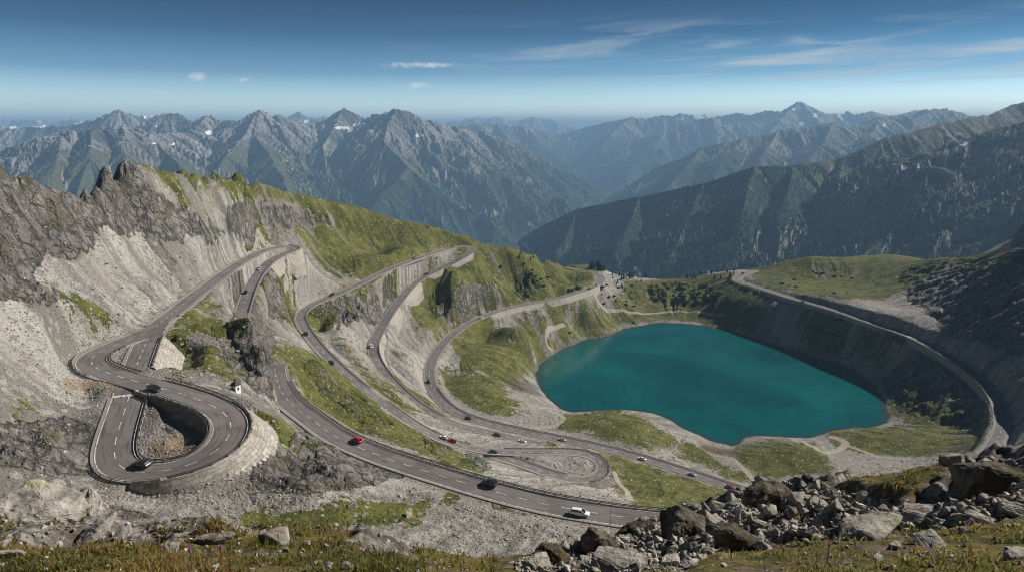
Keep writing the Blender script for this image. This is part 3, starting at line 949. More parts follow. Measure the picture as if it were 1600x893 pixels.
GRASSP = pl("""190,245 320,268 400,282 480,302 560,320 640,342 760,372 870,410 930,432 920,446 880,458 800,440 760,440 742,402 690,376 640,396 600,402 560,380 520,345 440,318 400,316 340,322 330,334 300,320 262,298 232,274
560,300 760,350 870,390 935,415 930,440 870,425 760,392 640,360 560,335
330,340 400,352 480,355 500,375 440,372 400,362
680,425 740,396 790,420 860,432 900,440 852,468 770,474 720,500 650,520 640,480
470,360 520,350 560,366 600,402 560,420 500,425 480,400
520,460 600,432 690,405 650,440 600,490 540,495
560,405 620,385 640,398 570,432
290,490 330,448 352,440 345,500 350,560 385,600 340,600 300,585 262,560 258,520
380,440 430,430 470,450 470,480 420,470 410,520 385,500
425,535 480,548 540,590 600,640 660,680 640,700 560,672 470,640 430,595
500,500 520,520 575,580 650,645 640,650 560,585
600,575 640,605 700,650 690,655 620,610
690,590 760,590 800,625 798,650 740,640 705,615
700,530 800,512 830,530 770,560 720,560
800,545 850,500 900,478 955,470 975,436 1010,438 1140,425 1180,452 1196,490 1182,520 1130,508 1060,500 1000,502 950,520 900,530 858,552 835,585 805,575
880,650 925,643 970,640 1010,650 1030,670 1062,692 1020,700 930,680 870,668
848,690 950,708 1050,735 1160,775 1110,800 1000,800 955,745 930,755 940,720 860,700
1150,695 1215,684 1270,690 1312,735 1200,750 1150,725
1060,690 1090,690 1120,720 1180,745 1180,760 1110,735 1060,712
1290,672 1340,668 1440,668 1530,676 1545,705 1480,712 1380,712 1305,700
1255,488 1330,500 1318,560 1262,545
1180,442 1205,412 1270,400 1400,398 1490,404 1440,440 1380,468 1300,466 1215,452
1160,405 1270,400 1400,396 1500,398 1480,412 1400,428 1340,420 1270,415 1180,440
1340,545 1400,560 1380,575
1400,600 1530,645 1550,668 1440,668 1385,645
1480,400 1620,390 1620,430 1540,440 1500,425
1440,490 1520,520 1480,525
1345,515 1400,530 1370,560 1330,545
790,520 850,500 880,520 830,560 800,600 770,610 760,580
730,530 770,520 760,560 720,580
860,470 900,478 880,500 840,500
-50,612 60,620 95,655 40,665 -50,650
-50,672 60,690 70,715 -50,705
150,655 195,612 185,650 165,705 160,740 130,735
235,705 285,700 280,725 235,722
395,630 450,655 470,690 440,720 395,690
560,790 620,770 680,775 650,830 560,820
380,800 480,790 560,790 540,830 380,830
740,765 770,770 840,800 800,802
700,760 720,765 720,790 690,780
90,455 160,480 190,500 110,490
150,385 190,400 210,410 160,410
300,360 370,362 330,380 280,375
300,420 340,415 330,440 290,440
430,480 500,500 520,520 440,500
240,535 262,520 300,600 280,600
640,690 700,690 760,740 700,735 650,705
250,620 262,625 280,690 268,690
690,455 800,470 690,500""")
EARTHP = pl("""600,405 650,392 692,375 735,371 745,385 700,384 640,402
498,455 560,432 556,446 500,470
100,590 190,600 180,615 110,610
230,690 270,680 300,690 300,705 240,705
885,448 930,440 920,450 860,462 830,468 840,460
650,720 720,745 760,765 700,755 640,730
1060,690 1100,690 1140,715 1100,720
955,735 975,740 985,775 965,770""")
DAMPP = pl("""790,590 840,600 850,620 800,610
1085,695 1150,700 1155,715 1095,705""")


def region(polys):
    m = np.zeros(gx.shape, bool)
    for p in polys:
        pa = np.array(p)
        lo, hi = pa.min(0), pa.max(0)
        sel = (ju > lo[0]) & (ju < hi[0]) & (jv > lo[1]) & (jv < hi[1])
        if sel.any():
            m[sel] |= in_poly(ju[sel], jv[sel], p)
    return m.astype(np.float32)


def blur(f, n):
    for ax in (0, 1):
        c = np.cumsum(np.concatenate([np.repeat(np.take(f, [0], ax), n + 1, ax), f, np.repeat(np.take(f, [-1], ax), n, ax)], ax), ax, dtype=np.float64)
        sl1 = [slice(None)] * 2
        sl2 = [slice(None)] * 2
        sl1[ax] = slice(2 * n + 1, None)
        sl2[ax] = slice(0, -(2 * n + 1))
        f = ((c[tuple(sl1)] - c[tuple(sl2)]) / (2 * n + 1)).astype(np.float32)
    return f


rockm = blur(region(ROCKP), 4)
grassm = blur(region(GRASSP), 3)
earthm = blur(region(EARTHP), 2)
dampm = blur(region(DAMPP), 4)
grassm = 0.45 * grassm + 0.55 * smear(grassm, 16, 1.6)
front = (SLOPE < 3)
rockw = rockm * np.where(up > 1150, 0.6, 1.0) * np.where((up > 330) & (up < 445) & (vp > 460) & (vp < 640), 0.35, 1.0) * np.where((up > 60) & (up < 225) & (vp < 305), 0.4, 1.0)
# displacement by kind of ground, kept off the roads and the water
keep_ = sstep(0.6, 9.0, EDGE) * sstep(1.0, 14.0, np.abs(LSD))
rk_ = np.clip(rockw, 0, 1)
rg = ridged(gx / 24, gy / 24, 5, 51)
rg2 = ridged(gx / 8.0, gy / 8.0 + base / 11.0, 4, 61)
crag = (rg - 0.62) * 8.0 + ST2 * 1.3 + np.abs(perlin(gx / 11, gy / 11, 64)) * 4.4 + np.abs(perlin(gx / 4.4, gy / 4.4, 65)) * 1.7 + fbm(gx / 5.0, gy / 5.0, 4, 63) * 1.0 - 2.2
crag = np.where(crag > 0.8, 0.8 + (crag - 0.8) * 0.45, crag)
crag = crag + 0.3 * (np.round(crag / 1.9) * 1.9 - crag)
fine = fbm(gx / 2.6, gy / 2.6, 4, 71)
scr = fbm(gx / 30, gy / 30, 4, 75) * 2.0 + ST2 * 0.5 + ST1 * 0.22 + fine * 0.35
grs = fbm(gx / 14, gy / 14, 5, 81) * 0.9 + ST2 * 0.4 + ST1 * 0.25 + fine * 0.35
NEARK = sstep(120, 270, rr)
scr = fbm(gx / 30, gy / 30, 4, 75) * 0.8 + (ST2 * 0.45 + ST1 * 0.2) * NEARK + fine * 0.6 + (1 - NEARK) * fbm(gx / 9, gy / 9, 4, 76) * 0.9
far_s = np.clip(rr / 330.0, 0.45, 1.35)
dsp = rk_ * crag * far_s + (1 - rk_) * ((1 - grassm) * scr + grassm * grs)
dsp = dsp * keep_
dsp *= np.where(rr < 120, sstep(45, 120, rr), 1.0)
z = base + dsp
# little hollows and humps stop the roads being hidden: cap the ground just above its base in front of the tarmac
fl = 1 - sstep(0, 1, (EDGE - 1.3) / (FD - 1.3))
z = z * (1 - fl) + (ZR - 0.14) * fl
H_ = WH
has = H_ > 0.2
e = EDGE - 0.55
run = WB * H_ + 0.7
tgt = ZR - 0.25 - np.clip(e / run, 0, 1) * H_
wq = has * sstep(run + 9.0, run + 1.5, e) * (e > 0)
z = np.where((e > 0) & has, np.where(z > tgt, z * (1 - wq) + tgt * wq, z), z)
z = np.where(EDGE < 0.6, ZR - 0.12, z)
# the stream bed under the bridge
rF = RD['F']
bi0, bi1 = sorted((ridx('F', 1397, 517), ridx('F', 1422, 526)))
for i in range(bi0, bi1 + 1):
    x0, y0, z0 = rF.p[i]
    si, sj = G.window(x0, y0, 12)
    dx_, dy_ = gx[si, sj] - x0, gy[si, sj] - y0
    lat_ = dx_ * rF.n[i, 0] + dy_ * rF.n[i, 1]
    al_ = np.abs(dx_ * rF.t[i, 0] + dy_ * rF.t[i, 1])
    mm = (al_ < 0.9) & (lat_ < 6.0) & (lat_ > -11)
    z[si, sj] = np.where(mm, np.minimum(z[si, sj], z0 - 6.0 + np.clip(lat_ + 1, 0, 8) * 0.7), z[si, sj])
# shore
zo = np.maximum(z, LAKE_Z + 0.12 + 0.10 * np.clip(LSD, 0, 4))
zi = LAKE_Z - 0.1 - 0.30 * np.clip(-LSD, 0, 25)
z = np.where(LSD > 0, np.where(LSD < 40, np.where(z < LAKE_Z + 0.6, zo, z), np.maximum(z, LAKE_Z + 0.5) if False else z), zi)
G.z = z
gz = z
# steep places outside the painted crags show rock
zl = np.gradient(blur(z, 5), axis=0) / G.dl / rr
za = np.gradient(blur(z, 5), axis=1) / G.da / rr
sl2 = np.sqrt(zl * zl + za * za)
rock_at = np.clip(rockm * 0.75 + 0.10 * ST1 * rockm + sstep(2.2, 3.4, sl2) * 0.3 * (up > 380), 0, 1.2)
patchy = fbm(gx / 22, gy / 22, 5, 87)
grass_at = 0.10 + 0.10 * (up > 420) * (up < 900) * (vp < 700) + grassm * 0.82 + 0.25 * STK * (0.30 + 0.70 * np.clip(grassm * 4, 0, 1)) + 0.30 * patchy - sstep(1.7, 2.6, sl2) * 0.4
inside_rock = rockm > 0.5
grass_at = np.where(inside_rock, grass_at - 0.30 + 0.34 * sstep(0.8, 0.35, sl2), grass_at)
grass_at -= 0.5 * sstep(2.2, 0.8, EDGE) + 0.25 * sstep(2.2, 0.6, LSD)
damp_at = np.maximum(dampm, sstep(3.2, 0.4, LSD) * (LSD > -1) * 0.8)
PATHS = []


def lay_path(pts, w, strength=1.0):
    q = []
    for (px, py) in pts:
        h = G.hit(px, py)
        if h: q.append(h)
    if len(q) < 3: return
    P = catmull(q, 1.0)
    PATHS.append(P)
    for (x0, y0, _) in P:
        si, sj = G.window(x0, y0, w * 2)
        d = np.sqrt((gx[si, sj] - x0) ** 2 + (gy[si, sj] - y0) ** 2)
        path_at[si, sj] = np.maximum(path_at[si, sj], strength * sstep(w * 1.3, w * 0.5, d))


path_at = np.zeros(gx.shape)
lay_path([(935, 450), (930, 462), (940, 478), (965, 485), (1000, 489), (1050, 487), (1090, 486), (1130, 492)], 1.8)
lay_path([(882, 508), (862, 512), (853, 525), (856, 540), (866, 549)], 1.4, 0.75)
lay_path([(960, 738), (966, 752), (978, 765), (985, 780)], 1.6)
lay_path([(1085, 690), (1110, 708), (1140, 715), (1160, 730), (1178, 750)], 2.0)
lay_path([(1236, 684), (1262, 694), (1285, 705), (1310, 702), (1320, 690), (1300, 682)], 2.6)
lay_path([(1320, 694), (1345, 703), (1370, 712), (1420, 716)], 1.5)
lay_path([(858, 640), (880, 652), (868, 664), (840, 668)], 2.0)
lay_path([(1046, 655), (1075, 672), (1098, 684), (1120, 690)], 2.4)
lay_path([(972, 645), (1020, 658), (1052, 678), (1062, 690)], 1.2, 0.8)
lay_path([(1228, 480), (1215, 500), (1225, 520), (1230, 540)], 3.0, 0.8)
lay_path([(340, 604), (300, 603), (284, 600)], 1.2, 0.9)
STREAK = np.clip(0.5 + 0.22 * STK, 0, 1)
ma = np.stack([rock_at, grass_at, STREAK, path_at], -1).reshape(-1, 4)
mb = np.stack([earthm, damp_at, np.zeros_like(gx), np.zeros_like(gx)], -1).reshape(-1, 4)
setp(mesh_from_grid('terrain', gx, gy, gz, M_TERR, {'ma': ma, 'mb': mb}), kind='structure')
print('mid terrain', round(time.time() - T0, 1))

# ------------------------------------------------------------------ the near ground below the camera
GN = Grid(math.radians(-62), math.radians(62), 900, 1.6, 47.0, 720, 5)
nx, ny = GN.x, GN.y
nu, nv = project(nx, ny, GN.z)
RNEAR = [[(790, 900), (800, 884), (900, 850), (1000, 818), (1080, 798), (1180, 755), (1260, 735), (1330, 752), (1420, 775), (1540, 690), (1680, 640), (1700, 800), (1500, 812), (1330, 830), (1200, 850), (1090, 860), (1060, 900)],
         [(-50, 785), (330, 795), (430, 826), (330, 842), (190, 846), (-50, 858)], [(560, 820), (660, 850), (640, 872), (540, 850)]]
nrm_ = np.zeros(nx.shape, np.float32)
for p in RNEAR:
    nrm_ = np.maximum(nrm_, in_poly(nu + 14 * perlin(nx / 1.1, ny / 1.1, 3), nv + 14 * perlin(nx / 1.1, ny / 1.1, 4), p))
nrm_ = blur(nrm_, 4)
kf = sstep(46, 30, GN.r) * np.clip(GN.r / 9.0, 0.25, 1.6)
nz_ = GN.z + kf * ((1 - nrm_) * (fbm(nx / 2.2, ny / 2.2, 5, 91) * 0.20 + fbm(nx / 0.4, ny / 0.4, 3, 95) * 0.05) + nrm_ * ((ridged(nx / 3.1, ny / 3.1, 5, 97) - 0.66) * 0.75 + (ridged(nx / 0.9, ny / 0.9, 4, 99) - 0.66) * 0.22))
GN.z = nz_
ngr = np.clip(0.75 * (1 - nrm_) + 0.55 * nrm_ * sstep(0.08, 0.3, fbm(nx / 1.3, ny / 1.3, 3, 103)) + 0.55 * fbm(nx / 1.2, ny / 1.2, 4, 101) - 0.08, 0, 1)
setp(mesh_from_grid('ground', nx, ny, nz_, M_NEAR, {'ma': np.stack([nrm_ * 0.6, ngr, 0 * nx, 0 * nx], -1).reshape(-1, 4)}), kind='structure')

# ------------------------------------------------------------------ lake surface
def lake():
    st = 4.0
    lo, hi = SHORE_P.min(0) - 12, SHORE_P.max(0) + 12
    X, Y = np.meshgrid(np.arange(lo[0], hi[0], st), np.arange(lo[1], hi[1], st), indexing='xy')
    d = np.full(X.shape, 1e9)
    for p in SHORE_P[::2]:
        d = np.minimum(d, (X - p[0]) ** 2 + (Y - p[1]) ** 2)
    d = np.sqrt(d)
    ins = in_poly(X, Y, SHORE_P[::3])
    sd = np.where(ins, d, -d)
    ok = sd > -4
    q = ok[:-1, :-1] | ok[1:, :-1] | ok[:-1, 1:] | ok[1:, 1:]
    return mesh_from_grid('lake', X, Y, np.full(X.shape, LAKE_Z), M_WATER, {'shore': np.maximum(sd, 0).ravel()}, mask=q)


setp(lake(), kind='structure')

# ------------------------------------------------------------------ roads
def ribbon(name, r, i0, i1, lats, dz, mat, closed=False, uvs=True):
    """strip swept along road samples i0..i1; lats = list of (lateral, extra height)"""
    m = np.arange(i0, i1 + 1)
    p, n = r.p[m], r.n[m]
    k = len(lats)
    co = np.zeros((len(m), k, 3))
    for j, (d, h) in enumerate(lats):
        co[:, j, 0] = p[:, 0] + n[:, 0] * d
        co[:, j, 1] = p[:, 1] + n[:, 1] * d
        co[:, j, 2] = p[:, 2] + h + dz
    idx = np.arange(len(m) * k).reshape(len(m), k)
    kk = k if closed else k - 1
    F = []
    for j in range(kk):
        j2 = (j + 1) % k
        F.append(np.stack([idx[:-1, j], idx[1:, j], idx[1:, j2], idx[:-1, j2]], -1))
    F = np.concatenate(F)
    if closed and k == 4:
        F = np.concatenate([F, idx[0][None, ::-1], idx[-1][None]])
    me = bpy.data.meshes.new(name)
    o = mesh_np(name, co.reshape(-1, 3), F, mat)
    if uvs:
        uv = o.data.uv_layers.new(name='UVMap')
        lv = np.zeros(len(o.data.loops), np.int32)
        o.data.loops.foreach_get('vertex_index', lv)
        arc = np.concatenate([[0], np.cumsum([math.hypot(lats[j + 1][0] - lats[j][0], lats[j + 1][1] - lats[j][1]) for j in range(k - 1)])])
        us = np.zeros((len(m), k, 2))
        if closed:
            us[:, :, 0] = m[:, None] * 1.0
            us[:, :, 1] = arc[None]
        else:
            us[:, :, 0] = np.array([l[0] for l in lats])[None] / r.w
            us[:, :, 1] = m[:, None] * 1.0
        uv.data.foreach_set('uv', us.reshape(-1, 2)[lv].astype(np.float32).ravel())
    return o


def fixn(o):
    bm = bmesh.new()
    bm.from_mesh(o.data)
    bmesh.ops.recalc_face_normals(bm, faces=bm.faces)
    bm.to_mesh(o.data)
    bm.free()


def child(o, root):
    o.parent = root
    return o


def boxes_mesh(name, items, mat, parent=None):
    """many quads lists joined: items = list of (verts Nx3, faces) """
    V, Fs = [], []
    off = 0
    for v, f in items:
        V.append(np.asarray(v, float))
        Fs.append(np.asarray(f) + off)
        off += len(v)
    o = mesh_np(name, np.concatenate(V), np.concatenate(Fs), mat)
    if parent: o.parent = parent
    return o


def dashes(name, r, i0, i1, lat, w, on, period, dz, parent):
    items = []
    for a in range(i0, i1 - on, period):
        m = np.arange(a, a + on + 1)
        p, n = r.p[m], r.n[m]
        v = np.zeros((len(m), 2, 3))
        for j, d in enumerate((lat - w / 2, lat + w / 2)):
            v[:, j, :2] = p[:, :2] + n * d
            v[:, j, 2] = p[:, 2] + dz
        idx = np.arange(len(m) * 2).reshape(-1, 2)
        items.append((v.reshape(-1, 3), np.stack([idx[:-1, 0], idx[:-1, 1], idx[1:, 1], idx[1:, 0]], -1)[:, ::-1]))
    if items:
        boxes_mesh(name, items, M_PAINT, parent)


# kerb gaps where a road meets another (left gaps, right gaps) as index ranges
L_ = RD['L']
nL = len(L_.p)
iJ = ridx('L', 207, 594)
ROADO = {}
ZOFF = {'A': 0, 'B': 0.004, 'C': 0.004, 'L': 0.008, 'J': 0.0, 'D': 0.004, 'G': 0.0, 'E': 0.0, 'F': 0.0}
for k, r in RD.items():
    n = len(r.p)
    hw = r.w / 2
    i0, i1 = 0, n - 1
    if k == 'L':
        i1 = n - 1 - 1
    ro = ribbon('road', r, i0, i1, [(hw, 0), (hw * .5, 0), (0, 0), (-hw * .5, 0), (-hw, 0)], ZOFF[k], M_ASPH)
    setp(ro, kind='structure')
    ROADO[k] = ro
    kw = 0.85 if k in 'BCDGEF' else 0.6
    for side in (1, -1):
        segs = [(i0, i1)]
        if k == 'L':
            if side == 1:      # outer side of the first bend is the right-hand side here
                segs = [(10, iJ - 8), (iJ + 8, n - 8)]
            else:
                segs = [(0, iJ - 8), (iJ + 7, n - 8)]
        if k == 'J':
            segs = [(14, n - 8)]
        if k == 'C':
            segs = [(6, i1)] if side == 1 else [(0, i1)]
        for a, b_ in segs:
            if b_ - a < 4: continue
            o = ribbon('verge', r, a, b_, [(side * hw, 0.0), (side * hw, 0.10), (side * (hw + kw), 0.10), (side * (hw + kw + 0.15), -1.1)], ZOFF[k] - 0.002, M_KERB)
            fixn(o)
            child(o, ro)
    if k in ('A', 'L', 'C', 'J'):
        dashes('centre_line', r, 4, n - 4, 0, 0.24, 3, 6, 0.02, ro)
        for side in (1, -1):
            segs = [(2, n - 3)]
            if k == 'L':
                segs = [(12, iJ - 6), (iJ + 6, n - 5)] if side == 1 else [(6, iJ - 6), (iJ + 6, n - 10)]
            if k == 'J': segs = [(16, n - 5)]
            if k == 'C': segs = [(8, n - 3)]
            for a, b_ in segs:
                o = ribbon('edge_line', r, a, b_, [(side * (hw - .45), 0), (side * (hw - .2), 0)] if side < 0 else [(hw - .2, 0), (hw - .45, 0)], 0.016, M_PAINT, uvs=False)
                child(o, ro)
    else:
        dashes('centre_line', r, 4, n - 4, 0, 0.26, 3, 7, 0.02, ro)
        if k in ('D', 'F'):
            for side in (1, -1):
                o = ribbon('edge_line', r, 2, n - 3, [(side * (hw - .38), 0), (side * (hw - .2), 0)] if side < 0 else [(hw - .2, 0), (hw - .38, 0)], 0.016, M_PAINT, uvs=False)
                child(o, ro)
# stop lines at the crossing
for (k, i) in (('L', nL - 8),):
    r = RD[k]
    dashes('stop_line', r, i, i + 3, 0, r.w - 1.0, 1, 6, 0.024, ROADO[k])

# retaining walls
for wi, (rk, a, b_, side, H, bat, lab) in enumerate(WALLS):
    r = RD[rk]
    i0, i1 = sorted((ridx(rk, *a), ridx(rk, *b_)))
    i1 = max(i1, i0 + 4)
    m = np.arange(i0, i1 + 1)
    sg = 1 if side == 0 else -1
    Hm = r.H[m, side]
    bat = r.bat[m, side]
    hw = r.w / 2
    p, n = r.p[m], r.n[m]
    d0, d1 = hw + 0.35, hw + 0.98
    V = np.zeros((len(m), 5, 3))
    prof = [(d0, -0.4 + 0 * Hm), (d0, 0.22 + 0 * Hm), (d1, 0.22 + 0 * Hm), (d1 + bat * Hm, -Hm), (d1 + bat * Hm + 0.8, -Hm - 7.0)]
    for j, (d, h) in enumerate(prof):
        V[:, j, :2] = p[:, :2] + n * (sg * np.asarray(d))[..., None] if np.ndim(d) else p[:, :2] + n * sg * d
        V[:, j, 2] = p[:, 2] + h
    idx = np.arange(len(m) * 5).reshape(-1, 5)
    F = np.concatenate([np.stack([idx[:-1, j], idx[1:, j], idx[1:, (j + 1) % 5], idx[:-1, (j + 1) % 5]], -1) for j in range(5)])
    mat = M_WALLD if 'dark' in lab else (M_WALL if rk in 'LJ' else M_WALLP)
    o = mesh_np('retaining_wall', V.reshape(-1, 3), F, mat)
    uv = o.data.uv_layers.new(name='UVMap')
    lv = np.zeros(len(o.data.loops), np.int32)
    o.data.loops.foreach_get('vertex_index', lv)
    us = np.zeros((len(m), 5, 2))
    us[:, :, 0] = np.arange(len(m))[:, None]
    arc = np.stack([0 * Hm, 0.6 + 0 * Hm, 1.2 + 0 * Hm, 1.4 + Hm * np.hypot(1, bat), 8.4 + Hm * np.hypot(1, bat)], 1)
    us[:, :, 1] = arc
    uv.data.foreach_set('uv', us.reshape(-1, 2)[lv].astype(np.float32).ravel())
    fixn(o)
    setp(o, lab, 'wall', 'retaining walls of the pass road', 'thing')
print('roads', round(time.time() - T0, 1))
# ------------------------------------------------------------------ distant mountains: ridge skeletons
def mountain(name, a0, a1, na, r0, r1, nr, ridges, s0=0.85, Lf=2600.0, floor=-905.0, tree=-330.0, rocky=1.0, seed=0, snows=(), detail=1.0, crest=1.0, cond=1.0):
    a = np.radians(np.linspace(a0, a1, na))
    l = np.linspace(math.log(r0), math.log(r1), nr)
    R = np.exp(l)[:, None]
    x = R * np.sin(a)[None]
    y = R * np.cos(a)[None]
    sc = detail
    wx = x + sc * (220 * fbm(x / (900 * sc), y / (900 * sc), 4, seed + 1) + 60 * fbm(x / (200 * sc), y / (200 * sc), 3, seed + 2))
    wy = y + sc * (220 * fbm(x / (900 * sc), y / (900 * sc), 4, seed + 3) + 60 * fbm(x / (200 * sc), y / (200 * sc), 3, seed + 4))
    best = np.full(x.shape, -1e9)
    bs = np.zeros(x.shape)
    bd = np.zeros(x.shape)
    for ri, rd in enumerate(ridges):
        fac = 1.0
        if isinstance(rd, dict):
            fac = rd.get('s', 1.0)
            rd = rd['p']
        P = np.array([at_Y(*q) for q in rd])
        cum = 0.0
        for i in range(len(P) - 1):
            ax, ay, az = P[i]
            bx, by, bz = P[i + 1]
            dx, dy = bx - ax, by - ay
            L2 = dx * dx + dy * dy
            t = np.clip(((wx - ax) * dx + (wy - ay) * dy) / L2, 0, 1)
            # the crest itself keeps its drawn line: use the unwarped place near it
            t0 = np.clip(((x - ax) * dx + (y - ay) * dy) / L2, 0, 1)
            d_un = np.hypot(x - ax - t0 * dx, y - ay - t0 * dy)
            d_w = np.hypot(wx - ax - t * dx, wy - ay - t * dy)
            k = sstep(50 * sc, 400 * sc, d_un)
            d = d_un * (1 - k) + d_w * k
            t = t0 * (1 - k) + t * k
            zr = az + (bz - az) * t
            zz = zr - s0 * fac * Lf * (1 - np.exp(-d / Lf))
            m = zz > best
            best = np.where(m, zz, best)
            bs = np.where(m, cum + t * math.sqrt(L2) + ri * 7777.0, bs)
            bd = np.where(m, d, bd)
            cum += math.sqrt(L2)
    # gullies run straight down from the crest
    amp = np.clip(bd * 0.15, 0, 55 * sc) * sstep(floor + 20, floor + 350, best)
    gn = ridged(bs / (330 * sc) + 0.35 * fbm(x / (260 * sc), y / (260 * sc), 3, seed + 5), bd / (1500 * sc), 4, seed + 6, 0.55) - 0.66
    z = best + amp * gn * 1.9
    z += np.clip(bd * 0.2, 0, 120 * sc) * fbm(x / (520 * sc), y / (520 * sc), 6, seed + 9, 0.55)
    jag = np.exp(-bd / (160 * sc))
    high = sstep(-260, 60, best) if rocky > 0 else 0
    z += crest * jag * high * rocky * sc * (np.abs(perlin(bs / (95 * sc), bd / (300 * sc), seed + 10)) * -34 + np.abs(perlin(bs / (38 * sc), bd / (140 * sc), seed + 13)) * -15 + 10 + 8 * fbm(x / (40 * sc), y / (40 * sc), 3, seed + 12))
    # water-worn gullies at three sizes, run down the true fall line
    Rm = np.broadcast_to(R, x.shape)
    for (lam, ln, am) in ((190 * sc, 900 * sc, 34 * sc), (80 * sc, 420 * sc, 15 * sc), (36 * sc, 180 * sc, 6.5 * sc)):
        zb = blur(z, 3)
        g1 = np.gradient(zb, axis=0) / (l[1] - l[0]) / R
        g2 = np.gradient(zb, axis=1) / (a[1] - a[0]) / R
        gmm = np.sqrt(g1 * g1 + g2 * g2) + 1e-5
        stp = lam * 0.2
        t_ = smear((1 - 1.8 * np.abs(perlin(x / lam, y / lam, seed + 21))).astype(np.float32), ln, stp, (g1 / gmm / (l[1] - l[0])).astype(np.float32), (g2 / gmm / (a[1] - a[0])).astype(np.float32), R)
        t_ = (t_ - t_.mean()) / t_.std()
        STv = t_ if lam > 60 * sc and lam < 150 * sc else (t_ * 0.8 if lam > 150 * sc else STv + 0.6 * t_)
        z = z + am * cond * t_ * sstep(floor + 10, floor + 260, z) * np.clip(gmm / 0.45, 0.15, 1.3) * np.clip(0.35 + bd / (250 * sc), 0, 1)
    z = np.maximum(z, floor)
    zl = np.gradient(z, axis=0) / (l[1] - l[0]) / R
    za = np.gradient(z, axis=1) / (a[1] - a[0]) / R
    sl = np.sqrt(zl * zl + za * za)
    u, v = project(x, y, z)
    nz = fbm(x / (500 * sc), y / (500 * sc), 5, seed + 15)
    forest = np.clip(0.5 + (tree - z + 170 * nz) / 170.0 - 0.16 * STv, 0, 1) * sstep(2.4, 1.5, sl)
    rk = np.clip(sstep(0.95, 1.5, sl) * 0.6 + sstep(-330, 40, z + 160 * nz) * 0.85 * rocky, 0, 1)
    snow = np.zeros(x.shape)
    for (sx, sy, rx, ry) in snows:
        snow = np.maximum(snow, 1.05 - 0.6 * (((u - sx) / rx) ** 2 + ((v - sy) / ry) ** 2))
    light = np.clip(sstep(0.85, 0.35, sl) * sstep(-330, -60, z + 120 * nz) * 0.75 * rocky, 0, 1)
    ma = np.stack([rk, forest, np.clip(snow, 0, 1), light], -1).reshape(-1, 4)
    o = mesh_from_grid(name, x, y, z, M_MTN, {'ma': ma, 'streak': np.clip(0.5 + 0.22 * STv, 0, 1).ravel()})
    setp(o, kind='structure')
    return o, (x, y, z, forest)


HILLS = {}
# forested ridge on the right
HILLS['R1'] = mountain('mountain', 0.5, 48, 900, 1500, 5200, 460, [
    [(770, 402, 4300), (800, 385, 4100), (850, 351, 3800), (900, 326, 3550), (1000, 306, 3300), (1100, 286, 3120), (1180, 260, 3000), (1240, 258, 3020), (1300, 250, 3100), (1345, 232, 3150), (1386, 212, 3200), (1430, 205, 3260), (1471, 193, 3320), (1500, 188, 3380), (1517, 183, 3450), (1545, 180, 3600), (1584, 163, 3800), (1650, 150, 3800), (1800, 150, 3800)],
    [(1180, 260, 3000), (1165, 310, 2650), (1150, 360, 2350)],
    [(1240, 258, 3020), (1225, 330, 2500), (1215, 400, 2150)],
    [(1100, 286, 3120), (1075, 340, 2750), (1050, 400, 2400)],
    [(1000, 306, 3300), (985, 345, 3000), (960, 400, 2600)],
    [(1320, 243, 3130), (1300, 310, 2650), (1290, 370, 2300), (1280, 420, 2000)],
    [(900, 326, 3550), (890, 360, 3300), (870, 400, 3000)],
    {'p': [(1700, 160, 2400), (1600, 190, 2500), (1550, 203, 2520), (1513, 222, 2500), (1480, 262, 2420), (1440, 318, 2250), (1380, 372, 2050), (1320, 420, 1850)], 's': 0.8},
    {'p': [(1600, 190, 2500), (1610, 270, 2150), (1590, 350, 1850)], 's': 0.8},
], s0=0.64, Lf=2400, tree=-150, cond=0.5, rocky=0.5, seed=100, snows=[(1505, 224, 8, 5), (1494, 236, 7, 3), (1435, 260, 2.5, 7), (1412, 262, 4, 6)], detail=0.8, crest=0.55)
